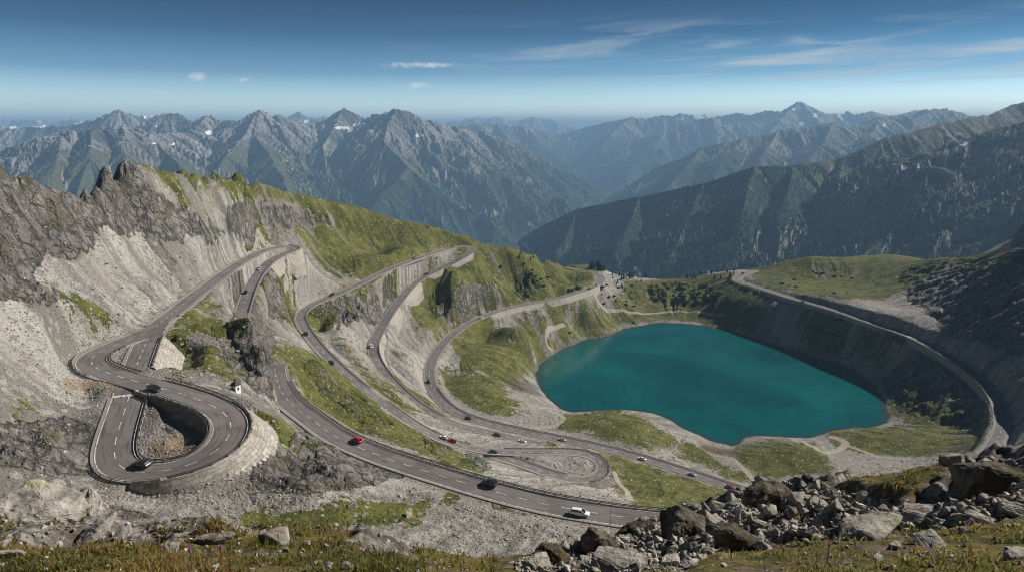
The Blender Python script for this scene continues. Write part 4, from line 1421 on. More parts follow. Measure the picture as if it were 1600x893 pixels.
# massif on the left
HILLS['L1'] = mountain('mountain', -50, 12, 1150, 3300, 11000, 560, [
    [(-400, 215, 8200), (-150, 200, 8000), (0, 200, 7800), (60, 196, 7800), (110, 196, 7800), (150, 186, 7700), (186, 171, 7600), (212, 182, 7700), (231, 180, 7900), (262, 181, 7700), (273, 178, 7600), (300, 192, 7400), (325, 180, 7100), (350, 190, 7000), (385, 187, 6900), (405, 174, 6800), (420, 185, 6850), (434, 181, 6900), (452, 193, 7100), (480, 196, 7300), (505, 190, 7400), (520, 178, 7450), (538, 168, 7500), (558, 180, 7500), (570, 186, 7450), (583, 178, 7300), (597, 180, 7100), (618, 172, 6900), (632, 174, 6950), (645, 182, 7000), (660, 189, 7100), (680, 190, 7300), (710, 200, 7700), (747, 206, 8000), (765, 207, 8100), (780, 219, 8200), (812, 232, 8300), (843, 245, 8400), (890, 268, 8700), (922, 289, 9000), (940, 302, 9200)],
    [(618, 172, 6900), (606, 195, 6500), (600, 222, 6200), (640, 262, 5800), (675, 295, 5550), (700, 318, 5400)],
    [(640, 262, 5800), (600, 300, 5300), (570, 340, 4900), (540, 380, 4600)],
    [(405, 174, 6800), (398, 210, 6200), (420, 240, 5700), (440, 275, 5200), (455, 310, 4800)],
    [(405, 174, 6800), (380, 215, 6100), (350, 245, 5500), (330, 275, 5000), (320, 300, 4700)],
    [(680, 190, 7300), (700, 225, 6700), (735, 255, 6500), (765, 282, 6350)],
    [(780, 219, 8200), (800, 250, 7600), (835, 278, 7250), (865, 297, 7150)],
    [(325, 180, 7100), (300, 205, 6500), (262, 210, 6000), (230, 205, 5400), (190, 200, 5000), (145, 200, 4800), (75, 213, 4700), (0, 236, 4600), (-120, 262, 4500), (-300, 300, 4500)],
    [(190, 200, 5000), (195, 240, 4550), (190, 280, 4200), (170, 320, 3900)],
    [(100, 208, 4750), (90, 250, 4350), (70, 290, 4000)],
    [(145, 200, 4800), (140, 250, 4350), (120, 300, 4000)],
    [(538, 168, 7500), (520, 200, 7000), (505, 230, 6500), (510, 265, 6000), (500, 300, 5500), (480, 330, 5000)],
    [(230, 205, 5400), (262, 240, 4900), (290, 270, 4500)],
], s0=0.66, Lf=2900, tree=-400, rocky=1.0, seed=200, crest=1.7, cond=0.75, snows=[(60, 197, 12, 3), (20, 199, 7, 3), (157, 184, 7, 2.5), (232, 183, 8, 4), (120, 192, 9, 2.5), (326, 207, 6, 4), (535, 200, 14, 3), (560, 195, 11, 4), (548, 205, 4, 2), (655, 212, 9, 2.5), (242, 224, 5, 2), (270, 225, 4, 2), (245, 198, 4, 2)])
HILLS['L2'] = mountain('mountain', -12, 13, 330, 8000, 17000, 240, [
    [(640, 215, 12000), (690, 205, 12000), (735, 195, 12300), (776, 192, 12600), (800, 197, 12800), (822, 196, 13000), (845, 203, 13200), (857, 208, 13400), (884, 224, 13800), (910, 236, 14000), (935, 247, 14300), (955, 258, 14600)],
    [(776, 192, 12600), (800, 225, 11500), (850, 255, 10800), (890, 275, 10300)],
    [(857, 208, 13400), (880, 240, 12600), (912, 262, 12000), (930, 275, 11600)],
    [(822, 196, 13000), (850, 232, 12000), (895, 262, 11300)],
], s0=0.72, Lf=3000, tree=-250, rocky=0.5, seed=300, detail=1.5)
HILLS['R2'] = mountain('mountain', 3, 48, 640, 5200, 16000, 380, [
    [(930, 330, 8200), (951, 312, 8000), (985, 290, 7700), (1024, 262, 7400), (1060, 248, 7200), (1096, 230, 7000), (1130, 222, 7000), (1175, 212, 7100), (1214, 204, 7200), (1250, 199, 7300), (1280, 194, 7350), (1302, 189, 7400), (1322, 200, 7500), (1350, 194, 7700), (1376, 184, 7900), (1400, 186, 8000), (1423, 187, 8100), (1470, 172, 8600), (1500, 180, 9000), (1700, 190, 9000)],
    [(1096, 230, 7000), (1070, 262, 6400), (1040, 295, 6000)],
    [(1214, 204, 7200), (1195, 245, 6400), (1180, 275, 5900)],
    [(1302, 189, 7400), (1285, 225, 6600), (1260, 262, 6000)],
    [(1160, 215, 7080), (1130, 255, 6400), (1110, 285, 6000)],
    [(1376, 184, 7900), (1360, 215, 7000)],
], s0=0.72, Lf=2600, tree=-280, rocky=0.6, seed=400, snows=[(1382, 196, 3, 4)], detail=1.1, crest=0.6)
HILLS['R3'] = mountain('mountain', 3, 30, 420, 8500, 17500, 260, [
    [(890, 275, 12500), (925, 250, 12300), (955, 232, 12000), (986, 219, 11700), (1015, 212, 11500), (1041, 204, 11300), (1070, 200, 11300), (1100, 185, 11500), (1120, 195, 11600), (1180, 190, 12000), (1300, 190, 12500)],
    [(986, 219, 11700), (960, 250, 10900), (930, 280, 10300)],
    [(1041, 204, 11300), (1010, 240, 10300), (975, 275, 9600)],
], s0=0.68, Lf=3000, tree=-260, rocky=0.5, seed=500, detail=1.5, crest=0.6)
HILLS['R4'] = mountain('mountain', 2, 46, 900, 10300, 20000, 240, [
    [(860, 215, 14625), (900, 203, 14250), (950, 190, 13875), (988, 183, 13500), (1010, 185, 13500), (1035, 179, 13500), (1050, 180, 13500), (1062, 176, 13500), (1085, 180, 13500), (1102, 173, 13500), (1120, 181, 13500), (1150, 174, 13350), (1175, 179, 13125), (1200, 172, 12900), (1222, 174, 12750), (1238, 164, 12750), (1250, 158, 12750), (1266, 166, 12750), (1290, 177, 12900), (1310, 179, 13125), (1325, 172, 13125), (1340, 178, 13125), (1362, 173, 13125), (1378, 178, 13350), (1400, 180, 13500), (1435, 172, 13500), (1455, 178, 13500), (1480, 175, 13500), (1510, 183, 13500), (1560, 180, 13500), (1750, 185, 13500)],
    [(1250, 158, 12750), (1225, 185, 11850), (1205, 205, 11250)],
    [(1250, 158, 12750), (1275, 185, 11850), (1290, 205, 11250)],
    [(988, 183, 13500), (960, 205, 12375), (935, 232, 11625)],
    [(1102, 173, 13500), (1070, 205, 12225)],
], s0=0.8, Lf=3000, tree=-200, rocky=1.0, seed=600, snows=[(1240, 171, 4, 2), (1268, 181, 12, 4), (1255, 194, 8, 3), (1315, 183, 9, 5), (1095, 186, 14, 3), (1060, 186, 9, 3), (1366, 184, 5, 3), (1030, 185, 6, 2), (1160, 181, 5, 2)], detail=1.3, crest=0.6)
HILLS['R5'] = mountain('mountain', -36, 10, 700, 12600, 28000, 150, [
    [(-50, 192, 17280), (20, 188, 17280), (60, 186, 17280), (85, 189, 17280), (120, 184, 17280), (150, 190, 17280), (240, 186, 17280), (430, 192, 15840), (450, 184, 15840), (466, 175, 15840), (480, 183, 15840), (505, 182, 15840), (530, 190, 15840), (600, 196, 17280), (690, 192, 21600), (705, 188, 21600), (725, 187, 21600), (745, 183, 21600), (762, 184, 21600), (775, 181, 21600), (792, 187, 21600), (810, 186, 21600), (836, 181, 21600), (860, 186, 21600), (885, 194, 21600), (905, 201, 21600)],
], s0=0.7, Lf=3500, tree=-500, rocky=1.0, seed=700, snows=[(478, 190, 9, 3), (60, 190, 10, 3), (130, 189, 10, 2)], detail=2.2)
print('mountains', round(time.time() - T0, 1))
# valley floor and everything under the far ranges
n_ = 80
rr_ = np.exp(np.linspace(math.log(900), math.log(41000), n_))[:, None]
aa_ = np.radians(np.linspace(-60, 60, 60))[None]
vx, vy = rr_ * np.sin(aa_), rr_ * np.cos(aa_)
setp(mesh_from_grid('valley', vx, vy, np.full(vx.shape, -900.0), M_VALLEY), kind='structure')

# ------------------------------------------------------------------ air, sky, sun, camera
def haze(density, color, aniso=0.3):
    bm = bmesh.new()
    bmesh.ops.create_cube(bm, size=1.0)
    me = bpy.data.meshes.new('haze')
    bm.to_mesh(me)
    bm.free()
    o = bpy.data.objects.new('haze', me)
    COL.objects.link(o)
    zlo, zhi = -920.0, 485.0
    o.scale = (110000, 110000, zhi - zlo)
    o.location = (0, 0, (zlo + zhi) / 2)
    m = bpy.data.materials.new('haze')
    m.use_nodes = True
    nt = m.node_tree
    nt.nodes.clear()
    out = nt.nodes.new('ShaderNodeOutputMaterial')
    v = nt.nodes.new('ShaderNodeVolumePrincipled')
    v.inputs['Color'].default_value = (*color, 1)
    v.inputs['Density'].default_value = density
    v.inputs['Anisotropy'].default_value = aniso
    nt.links.new(v.outputs[0], out.inputs['Volume'])
    me.materials.append(m)
    setp(o, kind='stuff')
    return o


HAZE_D = 8.6e-5
haze(HAZE_D, (0.37, 0.63, 0.94), 0.0)

w = bpy.data.worlds.new('World')
SC.world = w
w.use_nodes = True
nt = w.node_tree
nt.nodes.clear()
s = NT(w)
out = s.n('ShaderNodeOutputWorld')
bg = s.n('ShaderNodeBackground')
sky = s.n('ShaderNodeTexSky', sky_type='NISHITA')
sky.sun_disc = False
sky.sun_elevation = SUN_EL
sky.sun_rotation = SUN_AZ
sky.altitude = 2600
sky.air_density = 1.0
sky.dust_density = 1.2
sky.ozone_density = 2.5
# thin high cloud, drawn out in streaks, and a few small puffs low on the left
tc = s.n('ShaderNodeTexCoord').outputs['Generated']
dx, dy, dz = s.sep(tc)
zz = s.math('MAXIMUM', s.math('ADD', dz, 0.06), 0.03)
cv = s.n('ShaderNodeCombineXYZ')
s.set(cv.inputs[0], s.math('DIVIDE', dx, zz))
s.set(cv.inputs[1], s.math('DIVIDE', dy, zz))
rot = s.n('ShaderNodeVectorRotate', rotation_type='Z_AXIS')
s.set(rot.inputs['Vector'], cv.outputs[0])
rot.inputs['Angle'].default_value = math.radians(-8)
az0 = s.math('ARCTAN2', dx, dy)
cu = s.n('ShaderNodeCombineXYZ')
s.set(cu.inputs[0], s.math('MULTIPLY', az0, 3.2))
s.set(cu.inputs[1], s.math('MULTIPLY', s.math('SUBTRACT', dz, s.math('MULTIPLY', az0, 0.045)), 46.0))
c1 = s.noise(cu.outputs[0], 1.0, 10, 0.64, 0.9)
cu2 = s.n('ShaderNodeCombineXYZ')
s.set(cu2.inputs[0], s.math('MULTIPLY', az0, 2.0))
s.set(cu2.inputs[1], s.math('MULTIPLY', s.math('SUBTRACT', dz, s.math('MULTIPLY', az0, 0.03)), 14.0))
c2 = s.noise(cu2.outputs[0], 1.0, 4, 0.5, 0.5)
az = s.math('ARCTAN2', dx, dy)
mask = s.sm(az, -0.22, 0.22)
el = dz
mel = s.math('MULTIPLY', s.sm(el, 0.02, 0.06), s.sm(el, 0.155, 0.10))
ci = s.math('MULTIPLY', s.math('MULTIPLY', s.sm(c1, 0.45, 0.68), s.sm(c2, 0.28, 0.50)), s.math('MULTIPLY', mask, mel))
# the sky low down is milkier
hsv = s.n('ShaderNodeHueSaturation')
hsv.inputs['Hue'].default_value = 0.492
hsv.inputs['Saturation'].default_value = 1.1
hsv.inputs['Value'].default_value = 1.0
s.set(hsv.inputs['Color'], sky.outputs[0])
rp_ = s.n('ShaderNodeValToRGB')
s.set(rp_.inputs[0], s.math('MULTIPLY', el, 5.0, clamp=True))
E_ = rp_.color_ramp.elements
E_[0].position, E_[0].color = 0.0, (1.3, 1.22, 1.1, 1)
E_[1].position, E_[1].color = 0.95, (0.0, 0.028, 0.060, 1)
for p_, c_ in ((0.13, (0.98, 0.94, 0.86)), (0.36, (0.22, 0.31, 0.36)), (0.62, (0.028, 0.105, 0.16))):
    e_ = E_.new(p_)
    e_.color = (*c_, 1)
dk = s.mix(1.0, rp_.outputs[0], (3.4, 3.4, 3.4), 'MULTIPLY')
skyb = s.mix(1.0, hsv.outputs[0], dk, 'MULTIPLY')
skyc = s.mix(s.math('MULTIPLY', ci, 0.8), skyb, (8.6, 9.2, 9.6))
puff = None
for (px, py, rx, ry) in [(38, 156, 17, 7), (80, 157, 16, 8), (100, 157, 24, 6), (309, 121, 13, 8), (652, 134, 20, 6), (655, 102, 62, 5), (380, 125, 9, 3), (240, 145, 40, 2.5)]:
    a, b_, c = ray(px, py)
    q = math.sqrt(a * a + b_ * b_ + c * c)
    paz, pel = math.atan2(a, b_), c / q
    e1 = s.math('DIVIDE', s.math('SUBTRACT', az, paz), rx / FPX)
    e2 = s.math('DIVIDE', s.math('SUBTRACT', el, pel), ry / FPX)
    f = s.math('SUBTRACT', 1.0, s.math('ADD', s.math('MULTIPLY', e1, e1), s.math('MULTIPLY', e2, e2)))
    puff = f if puff is None else s.math('MAXIMUM', puff, f)
pn = s.noise(s.scalev(tc, (1, 1, 2.2)), 75, 6, 0.62)
pm = s.sm(s.math('ADD', puff, s.math('MULTIPLY', s.math('SUBTRACT', pn, 0.5), 4.2)), -0.1, 1.7)
skyc = s.mix(s.math('MULTIPLY', pm, 0.6), skyc, (15.0, 14.2, 14.0))
s.set(bg.inputs[0], skyc)
bg.inputs[1].default_value = 0.05
s.L.new(bg.outputs[0], out.inputs[0])

sl = bpy.data.lights.new('sun', 'SUN')
sl.energy = 5.0
sl.angle = math.radians(0.53)
sl.color = (1.0, 0.95, 0.88)
so = bpy.data.objects.new('sun', sl)
COL.objects.link(so)
sd = Vector((math.sin(SUN_AZ) * math.cos(SUN_EL), math.cos(SUN_AZ) * math.cos(SUN_EL), math.sin(SUN_EL)))
so.rotation_euler = sd.to_track_quat('Z', 'Y').to_euler()
so.location = sd * 900

cam = bpy.data.cameras.new('camera')
cam.sensor_width = 36.0
cam.lens = 36.0 * FPX / 1600.0
cam.clip_start = 0.1
cam.clip_end = 200000
co_ = bpy.data.objects.new('camera', cam)
co_.rotation_euler = (math.pi / 2 - PITCH, 0, 0)
COL.objects.link(co_)
SC.camera = co_
SC.view_settings.view_transform = 'Standard'
SC.view_settings.look = 'None'
SC.view_settings.exposure = 0.50
SC.view_settings.gamma = 1.0
SC.cycles.use_denoising = True
SC.cycles.filter_width = 1.05
SC.cycles.denoising_prefilter = 'ACCURATE'
SC.cycles.max_bounces = 5
SC.cycles.diffuse_bounces = 1
SC.cycles.glossy_bounces = 2
SC.cycles.transmission_bounces = 3
SC.cycles.volume_bounces = 0
SC.cycles.sample_clamp_indirect = 4.0
SC.cycles.use_adaptive_sampling = True
SC.cycles.adaptive_threshold = 0.015
print('sky', round(time.time() - T0, 1))

# ------------------------------------------------------------------ bridge, hut, poles, shelters
def prim_box(bm, x0, x1, y0, y1, z0, z1):
    vs = [bm.verts.new(p) for p in ((x0, y0, z0), (x1, y0, z0), (x1, y1, z0), (x0, y1, z0), (x0, y0, z1), (x1, y0, z1), (x1, y1, z1), (x0, y1, z1))]
    for f in ((0, 3, 2, 1), (4, 5, 6, 7), (0, 1, 5, 4), (1, 2, 6, 5), (2, 3, 7, 6), (3, 0, 4, 7)):
        bm.faces.new([vs[i] for i in f])


def bm_obj(name, bm, mat, parent=None, bevel=0.0, smooth=False):
    if bevel > 0:
        bmesh.ops.bevel(bm, geom=bm.edges[:], offset=bevel, segments=2, affect='EDGES')
    me = bpy.data.meshes.new(name)
    bm.to_mesh(me)
    bm.free()
    if smooth:
        me.polygons.foreach_set('use_smooth', np.ones(len(me.polygons), bool))
    me.materials.append(mat)
    o = bpy.data.objects.new(name, me)
    COL.objects.link(o)
    if parent: o.parent = parent
    return o


def empty(name, loc, rz=0.0):
    o = bpy.data.objects.new(name, None)
    o.empty_display_size = 0.5
    COL.objects.link(o)
    o.location = loc
    o.rotation_euler = (0, 0, rz)
    return o


def frustum(bm, r0, r1, z0, z1, n=10, cx=0, cy=0, cap=True):
    a = [bm.verts.new((cx + r0 * math.cos(2 * math.pi * i / n), cy + r0 * math.sin(2 * math.pi * i / n), z0)) for i in range(n)]
    if r1 <= 1e-4:
        t = bm.verts.new((cx, cy, z1))
        for i in range(n): bm.faces.new((a[i], a[(i + 1) % n], t))
        if cap: bm.faces.new(a[::-1])
        return
    b = [bm.verts.new((cx + r1 * math.cos(2 * math.pi * i / n), cy + r1 * math.sin(2 * math.pi * i / n), z1)) for i in range(n)]
    for i in range(n): bm.faces.new((a[i], a[(i + 1) % n], b[(i + 1) % n], b[i]))
    if cap:
        bm.faces.new(a[::-1])
        bm.faces.new(b)


im = (bi0 + bi1) // 2
pB = rF.p[im]
ang = math.atan2(rF.t[im, 1], rF.t[im, 0])
Lb = (bi1 - bi0) * 1.0 + 2.0
br = empty('bridge', (pB[0], pB[1], pB[2]), ang)
setp(br, 'short concrete road bridge between two walls on the shaded side of the lake', 'bridge')
bm = bmesh.new(); prim_box(bm, -Lb / 2 - 1, Lb / 2 + 1, -4.7, 4.7, -0.9, -0.10); bm_obj('deck', bm, M_WALLP, br, 0.05)
bm = bmesh.new(); prim_box(bm, -Lb / 2 - 1, Lb / 2 + 1, -4.95, -4.6, -0.35, 0.55); bm_obj('parapet', bm, M_WALLP, br, 0.04)
for sx in (-1, 1):
    bm = bmesh.new(); prim_box(bm, sx * Lb / 2 - 0.9, sx * Lb / 2 + 0.9, -5.2, 5.2, -8.5, -0.905); bm_obj('abutment', bm, M_WALLP, br, 0.05)

M_WHITE, s, b = newmat('white_render', rough=0.8)
P = s.pos()
s.set(b.inputs['Base Color'], s.mix(s.noise(P, 2.0, 4), (0.62, 0.62, 0.60), (0.82, 0.82, 0.80)))
M_DARK, _, _ = newmat('dark_slate', (0.035, 0.034, 0.036), 0.7)
M_GREYP, _, _ = newmat('grey_paint', (0.33, 0.34, 0.35), 0.6)
h = G.hit(369, 612)
hut = empty('hut', (h[0], h[1], h[2] - 0.1), math.radians(-25))
setp(hut, 'small white hut with a dark pointed roof beside the loop road', 'hut')
bm = bmesh.new(); prim_box(bm, -0.95, 0.95, -0.95, 0.95, -0.4, 2.4); bm_obj('wall', bm, M_WHITE, hut, 0.03)
bm = bmesh.new(); frustum(bm, 1.75, 0.25, 2.41, 3.5, 4); bmesh.ops.rotate(bm, verts=bm.verts, cent=(0, 0, 0), matrix=Matrix.Rotation(math.pi / 4, 3, 'Z')); rf_ = bm_obj('roof', bm, M_DARK, hut)
bm = bmesh.new(); frustum(bm, 0.28, 0.22, 3.5, 4.2, 8); f_ = bm_obj('chimney', bm, M_DARK, rf_)
bm = bmesh.new(); prim_box(bm, -0.35, 0.35, -1.0, -0.955, -0.1, 1.9); bm_obj('door', bm, M_GREYP, hut)
bm = bmesh.new(); prim_box(bm, 0.955, 1.0, -0.3, 0.3, 0.9, 1.7); bm_obj('window', bm, M_DARK, hut)

for (px, py, lab) in [(899, 455, 'dark doorway shelter built into the cliff beside the far bend'), (912, 451, 'smaller stone shelter nearer the far bend above the lake')]:
    i = ridx('E', px, py)
    r = RD['E']
    p = r.p[i]
    o = empty('shelter', (p[0] - r.n[i, 0] * 6.4, p[1] - r.n[i, 1] * 6.4, p[2] - 0.2), math.atan2(r.t[i, 1], r.t[i, 0]))
    wd = 3.2 if px < 905 else 2.2
    setp(o, lab, 'shelter')
    bm = bmesh.new(); prim_box(bm, -wd, -wd + 0.7, -2, 2, 0, 4.0); prim_box(bm, wd - 0.7, wd, -2, 2, 0, 4.0); prim_box(bm, -wd + 0.701, wd - 0.701, -2, -1.6, 0, 4.0); bm_obj('wall', bm, M_WALLD, o)
    bm = bmesh.new(); prim_box(bm, -wd - 0.3, wd + 0.3, -2.3, 2.4, 4.01, 4.6); bm_obj('roof', bm, M_WALLD, o, 0.05)

M_POLE, _, _ = newmat('pole_grey', (0.10, 0.095, 0.09), 0.6, 0.3)
pole_me = None
for (px, py, lab) in [(954, 820, 'tall thin snow pole at the main road edge, right of the white van'), (911, 818, 'thin snow pole at the near edge of the main road, just below the white van')]:
    q = G.hit(px, py)
    if not q: continue
    bm = bmesh.new(); frustum(bm, 0.07, 0.05, -0.5, 5.2 if px > 930 else 3.4, 8)
    o = bm_obj('snow_pole', bm, M_POLE)
    o.location = q
    setp(o, lab, 'pole', 'snow poles')
# ------------------------------------------------------------------ guard rails
bm = bmesh.new(); prim_box(bm, -0.07, 0.07, -0.09, 0.09, -0.6, 0.80)
_tmp = bm_obj('post', bm, M_WOOD)
POST_ME = _tmp.data
bpy.data.objects.remove(_tmp)
bm = bmesh.new(); prim_box(bm, -0.16, 0.16, -0.16, 0.16, -0.6, 0.75); bmesh.ops.bevel(bm, geom=bm.edges[:], offset=0.05, segments=1, affect='EDGES')
_tmp = bm_obj('post', bm, M_KERB)
STONE_ME = _tmp.data
bpy.data.objects.remove(_tmp)


def guard(rk, a, b_, side, off, gap, lab, posts='wood', mat=None, rail=True, grp='guard rails of the pass road', two=True):
    r = RD[rk]
    i0, i1 = sorted((ridx(rk, *a), ridx(rk, *b_)))
    if i1 - i0 < 5: return
    sg = 1 if side == 0 else -1
    d = sg * (r.w / 2 + off)
    mid = (i0 + i1) // 2
    base_ = Vector((r.p[mid, 0] + r.n[mid, 0] * d, r.p[mid, 1] + r.n[mid, 1] * d, r.p[mid, 2]))
    root = empty('guard_rail', base_)
    setp(root, lab, 'guard rail', grp)
    mat = mat or M_WOOD
    if rail:
        for (h0, h1) in (((0.62, 0.80), (0.28, 0.44)) if two else ((0.45, 0.78),)):
            o = ribbon('rail', r, i0, i1, [(d - 0.06, h0), (d - 0.06, h1), (d + 0.06, h1), (d + 0.06, h0)], 0.02, mat, closed=True)
            fixn(o)
            o.data.transform(Matrix.Translation(-base_))
            o.parent = root
    me = POST_ME if posts == 'wood' else STONE_ME
    n = 0
    gap = max(gap, (i1 - i0) / 95.0)
    k = float(i0)
    while k <= i1 and n < 100:
        i = int(k)
        o = bpy.data.objects.new('post', me)
        COL.objects.link(o)
        o.parent = root
        o.location = Vector((r.p[i, 0] + r.n[i, 0] * (d + sg * 0.16), r.p[i, 1] + r.n[i, 1] * (d + sg * 0.16), r.p[i, 2])) - base_
        o.rotation_euler = (0, 0, math.atan2(r.t[i, 1], r.t[i, 0]))
        n += 1
        k += gap


guard('A', (432, 598), (1190, 826), 0, 0.45, 3, 'long dark guard rail along the lake side of the main road')
guard('L', (236, 602), (268, 736), 0, 0.45, 3, 'dark guard rail round the outside of the lower loop')
guard('L', (262, 737), (180, 727), 0, 0.5, 3, 'row of low kerb posts under a rail at the bottom of the loop', 'stone', M_KERB)
guard('L', (244, 604), (206, 606), 1, 0.45, 3, 'guard rail round the pit inside the lower loop')
guard('L', (200, 531), (166, 581), 1, 0.45, 3, 'low rail round the outside of the upper left bend', 'stone', M_KERB)
guard('L', (176, 545), (196, 589), 0, 0.45, 3, 'low rail round the stony island in the upper bend')
guard('J', (231, 528), (213, 574), 0, 0.45, 3, 'dark rail beside the short road above the crossing')
guard('D', (790, 705), (915, 750), 0, 0.45, 3, 'dark rail round the outside of the small hairpin below the lake road')
guard('D', (885, 747), (790, 716), 1, 0.45, 3, 'rail along the inner side of the small hairpin')
guard('D', (600, 630), (735, 699), 0, 0.6, 4, 'low rail on the lake side of the road above the small hairpin', 'stone', M_KERB)
guard('D', (478, 482), (572, 610), 0, 0.6, 4, 'low rail along the left bend of the first long leg', 'stone', M_KERB)
guard('G', (583, 541), (692, 655), 0, 0.6, 4, 'low rail along the second long leg', 'stone', M_KERB)
guard('E', (676, 606), (820, 674), 0, 0.6, 4, 'low rail along the bend of the lowest leg near the lake')
guard('E', (820, 674), (1180, 772), 0, 0.6, 4, 'low rail between the lowest leg and the lake shore')
guard('B', (446, 385), (378, 490), 0, 0.6, 4, 'low rail on the outside of the highest left hairpin', 'stone', M_KERB)
guard('C', (400, 397), (262, 495), 1, 0.6, 4, 'low rail along the downhill side of the straight road to the junction', 'stone', M_KERB)
guard('F', (1170, 445), (1560, 632), 1, 0.6, 5, 'low rail along the lakeside road under the shaded slope', 'stone', M_KERB)

# ------------------------------------------------------------------ cars
M_GLASS, _, bb = newmat('car_glass', (0.012, 0.014, 0.017), 0.08, 0, 0.6)
M_TYRE, _, _ = newmat('tyre_rubber', (0.018, 0.018, 0.018), 0.85, 0, 0.1)
M_RIM, _, _ = newmat('wheel_rim', (0.42, 0.42, 0.43), 0.35, 0.8)
M_LAMP, _, _ = newmat('headlight', (0.75, 0.75, 0.72), 0.15, 0, 0.6)
M_TAIL, _, _ = newmat('tail_light', (0.35, 0.012, 0.010), 0.25, 0, 0.5)
M_TRIM, _, _ = newmat('black_trim', (0.02, 0.02, 0.02), 0.6)
PAINTS = {}


def paint(cn):
    if cn in PAINTS: return PAINTS[cn]
    c = {'black': (0.014, 0.014, 0.016), 'white': (0.78, 0.78, 0.77), 'red': (0.42, 0.018, 0.016), 'darkred': (0.16, 0.016, 0.018), 'blue': (0.025, 0.06, 0.11), 'silver': (0.42, 0.43, 0.45), 'grey': (0.15, 0.155, 0.165)}[cn]
    m, s, b = newmat('car_paint_' + cn, c, 0.32, 0.0, 0.5)
    P = s.pos()
    s.set(b.inputs['Base Color'], s.mix(s.sm(s.noise(P, 3.0, 4), 0.4, 0.75, 0, 0.25), c, tuple(0.6 * v + 0.05 for v in c)))
    b.inputs['Coat Weight'].default_value = 0.6
    b.inputs['Coat Roughness'].default_value = 0.08
    PAINTS[cn] = m
    return m


# lower body stations: x, bottom, belt height, half width ; roof stations: x, height, half width at top
TYPES = {
 'hatch': dict(L=4.2, W=1.78, body=[(-2.1, .42, .80, .70), (-2.0, .28, .93, .82), (-1.3, .22, .98, .88), (0, .20, .97, .89), (0.9, .22, .95, .88), (1.6, .24, .82, .86), (2.0, .30, .70, .76), (2.1, .42, .60, .62)], cab=[(-1.95, .95, .74), (-1.55, 1.40, .62), (-0.4, 1.49, .64), (0.35, 1.42, .62), (1.15, .93, .72)]),
 'saloon': dict(L=4.6, W=1.80, body=[(-2.3, .45, .82, .68), (-2.2, .30, .95, .80), (-1.5, .22, .97, .88), (0, .20, .95, .90), (0.9, .22, .93, .89), (1.7, .24, .82, .86), (2.2, .30, .70, .76), (2.3, .42, .60, .60)], cab=[(-1.75, .95, .72), (-0.95, 1.36, .60), (-0.2, 1.44, .62), (0.35, 1.40, .61), (1.15, .91, .72)]),
 'wagon': dict(L=4.8, W=1.84, body=[(-2.4, .45, .88, .72), (-2.3, .30, 1.0, .84), (-1.5, .22, 1.02, .90), (0, .20, 1.0, .92), (1.0, .22, .98, .91), (1.8, .24, .88, .88), (2.3, .32, .76, .78), (2.4, .44, .64, .62)], cab=[(-2.28, 1.0, .76), (-1.95, 1.52, .66), (-0.4, 1.60, .68), (0.45, 1.53, .66), (1.35, .97, .74)]),
 'suv': dict(L=4.5, W=1.88, body=[(-2.25, .52, .98, .76), (-2.18, .38, 1.08, .88), (-1.4, .30, 1.10, .93), (0, .28, 1.08, .94), (0.95, .30, 1.06, .93), (1.75, .32, .98, .90), (2.15, .40, .86, .80), (2.25, .52, .72, .64)], cab=[(-2.1, 1.08, .78), (-1.75, 1.60, .68), (-0.3, 1.68, .70), (0.4, 1.60, .68), (1.15, 1.05, .77)]),
}
CARM = {}


def loft(bm, rings):
    rows = [[bm.verts.new(v) for v in rg] for rg in rings]
    n = len(rows[0])
    for a, b_ in zip(rows[:-1], rows[1:]):
        for i in range(n):
            bm.faces.new((a[i], a[(i + 1) % n], b_[(i + 1) % n], b_[i]))
    bm.faces.new(rows[0][::-1])
    bm.faces.new(rows[-1])
    bmesh.ops.recalc_face_normals(bm, faces=bm.faces)
    return rows


def mesh_only(o):
    me = o.data
    bpy.data.objects.remove(o)
    return me


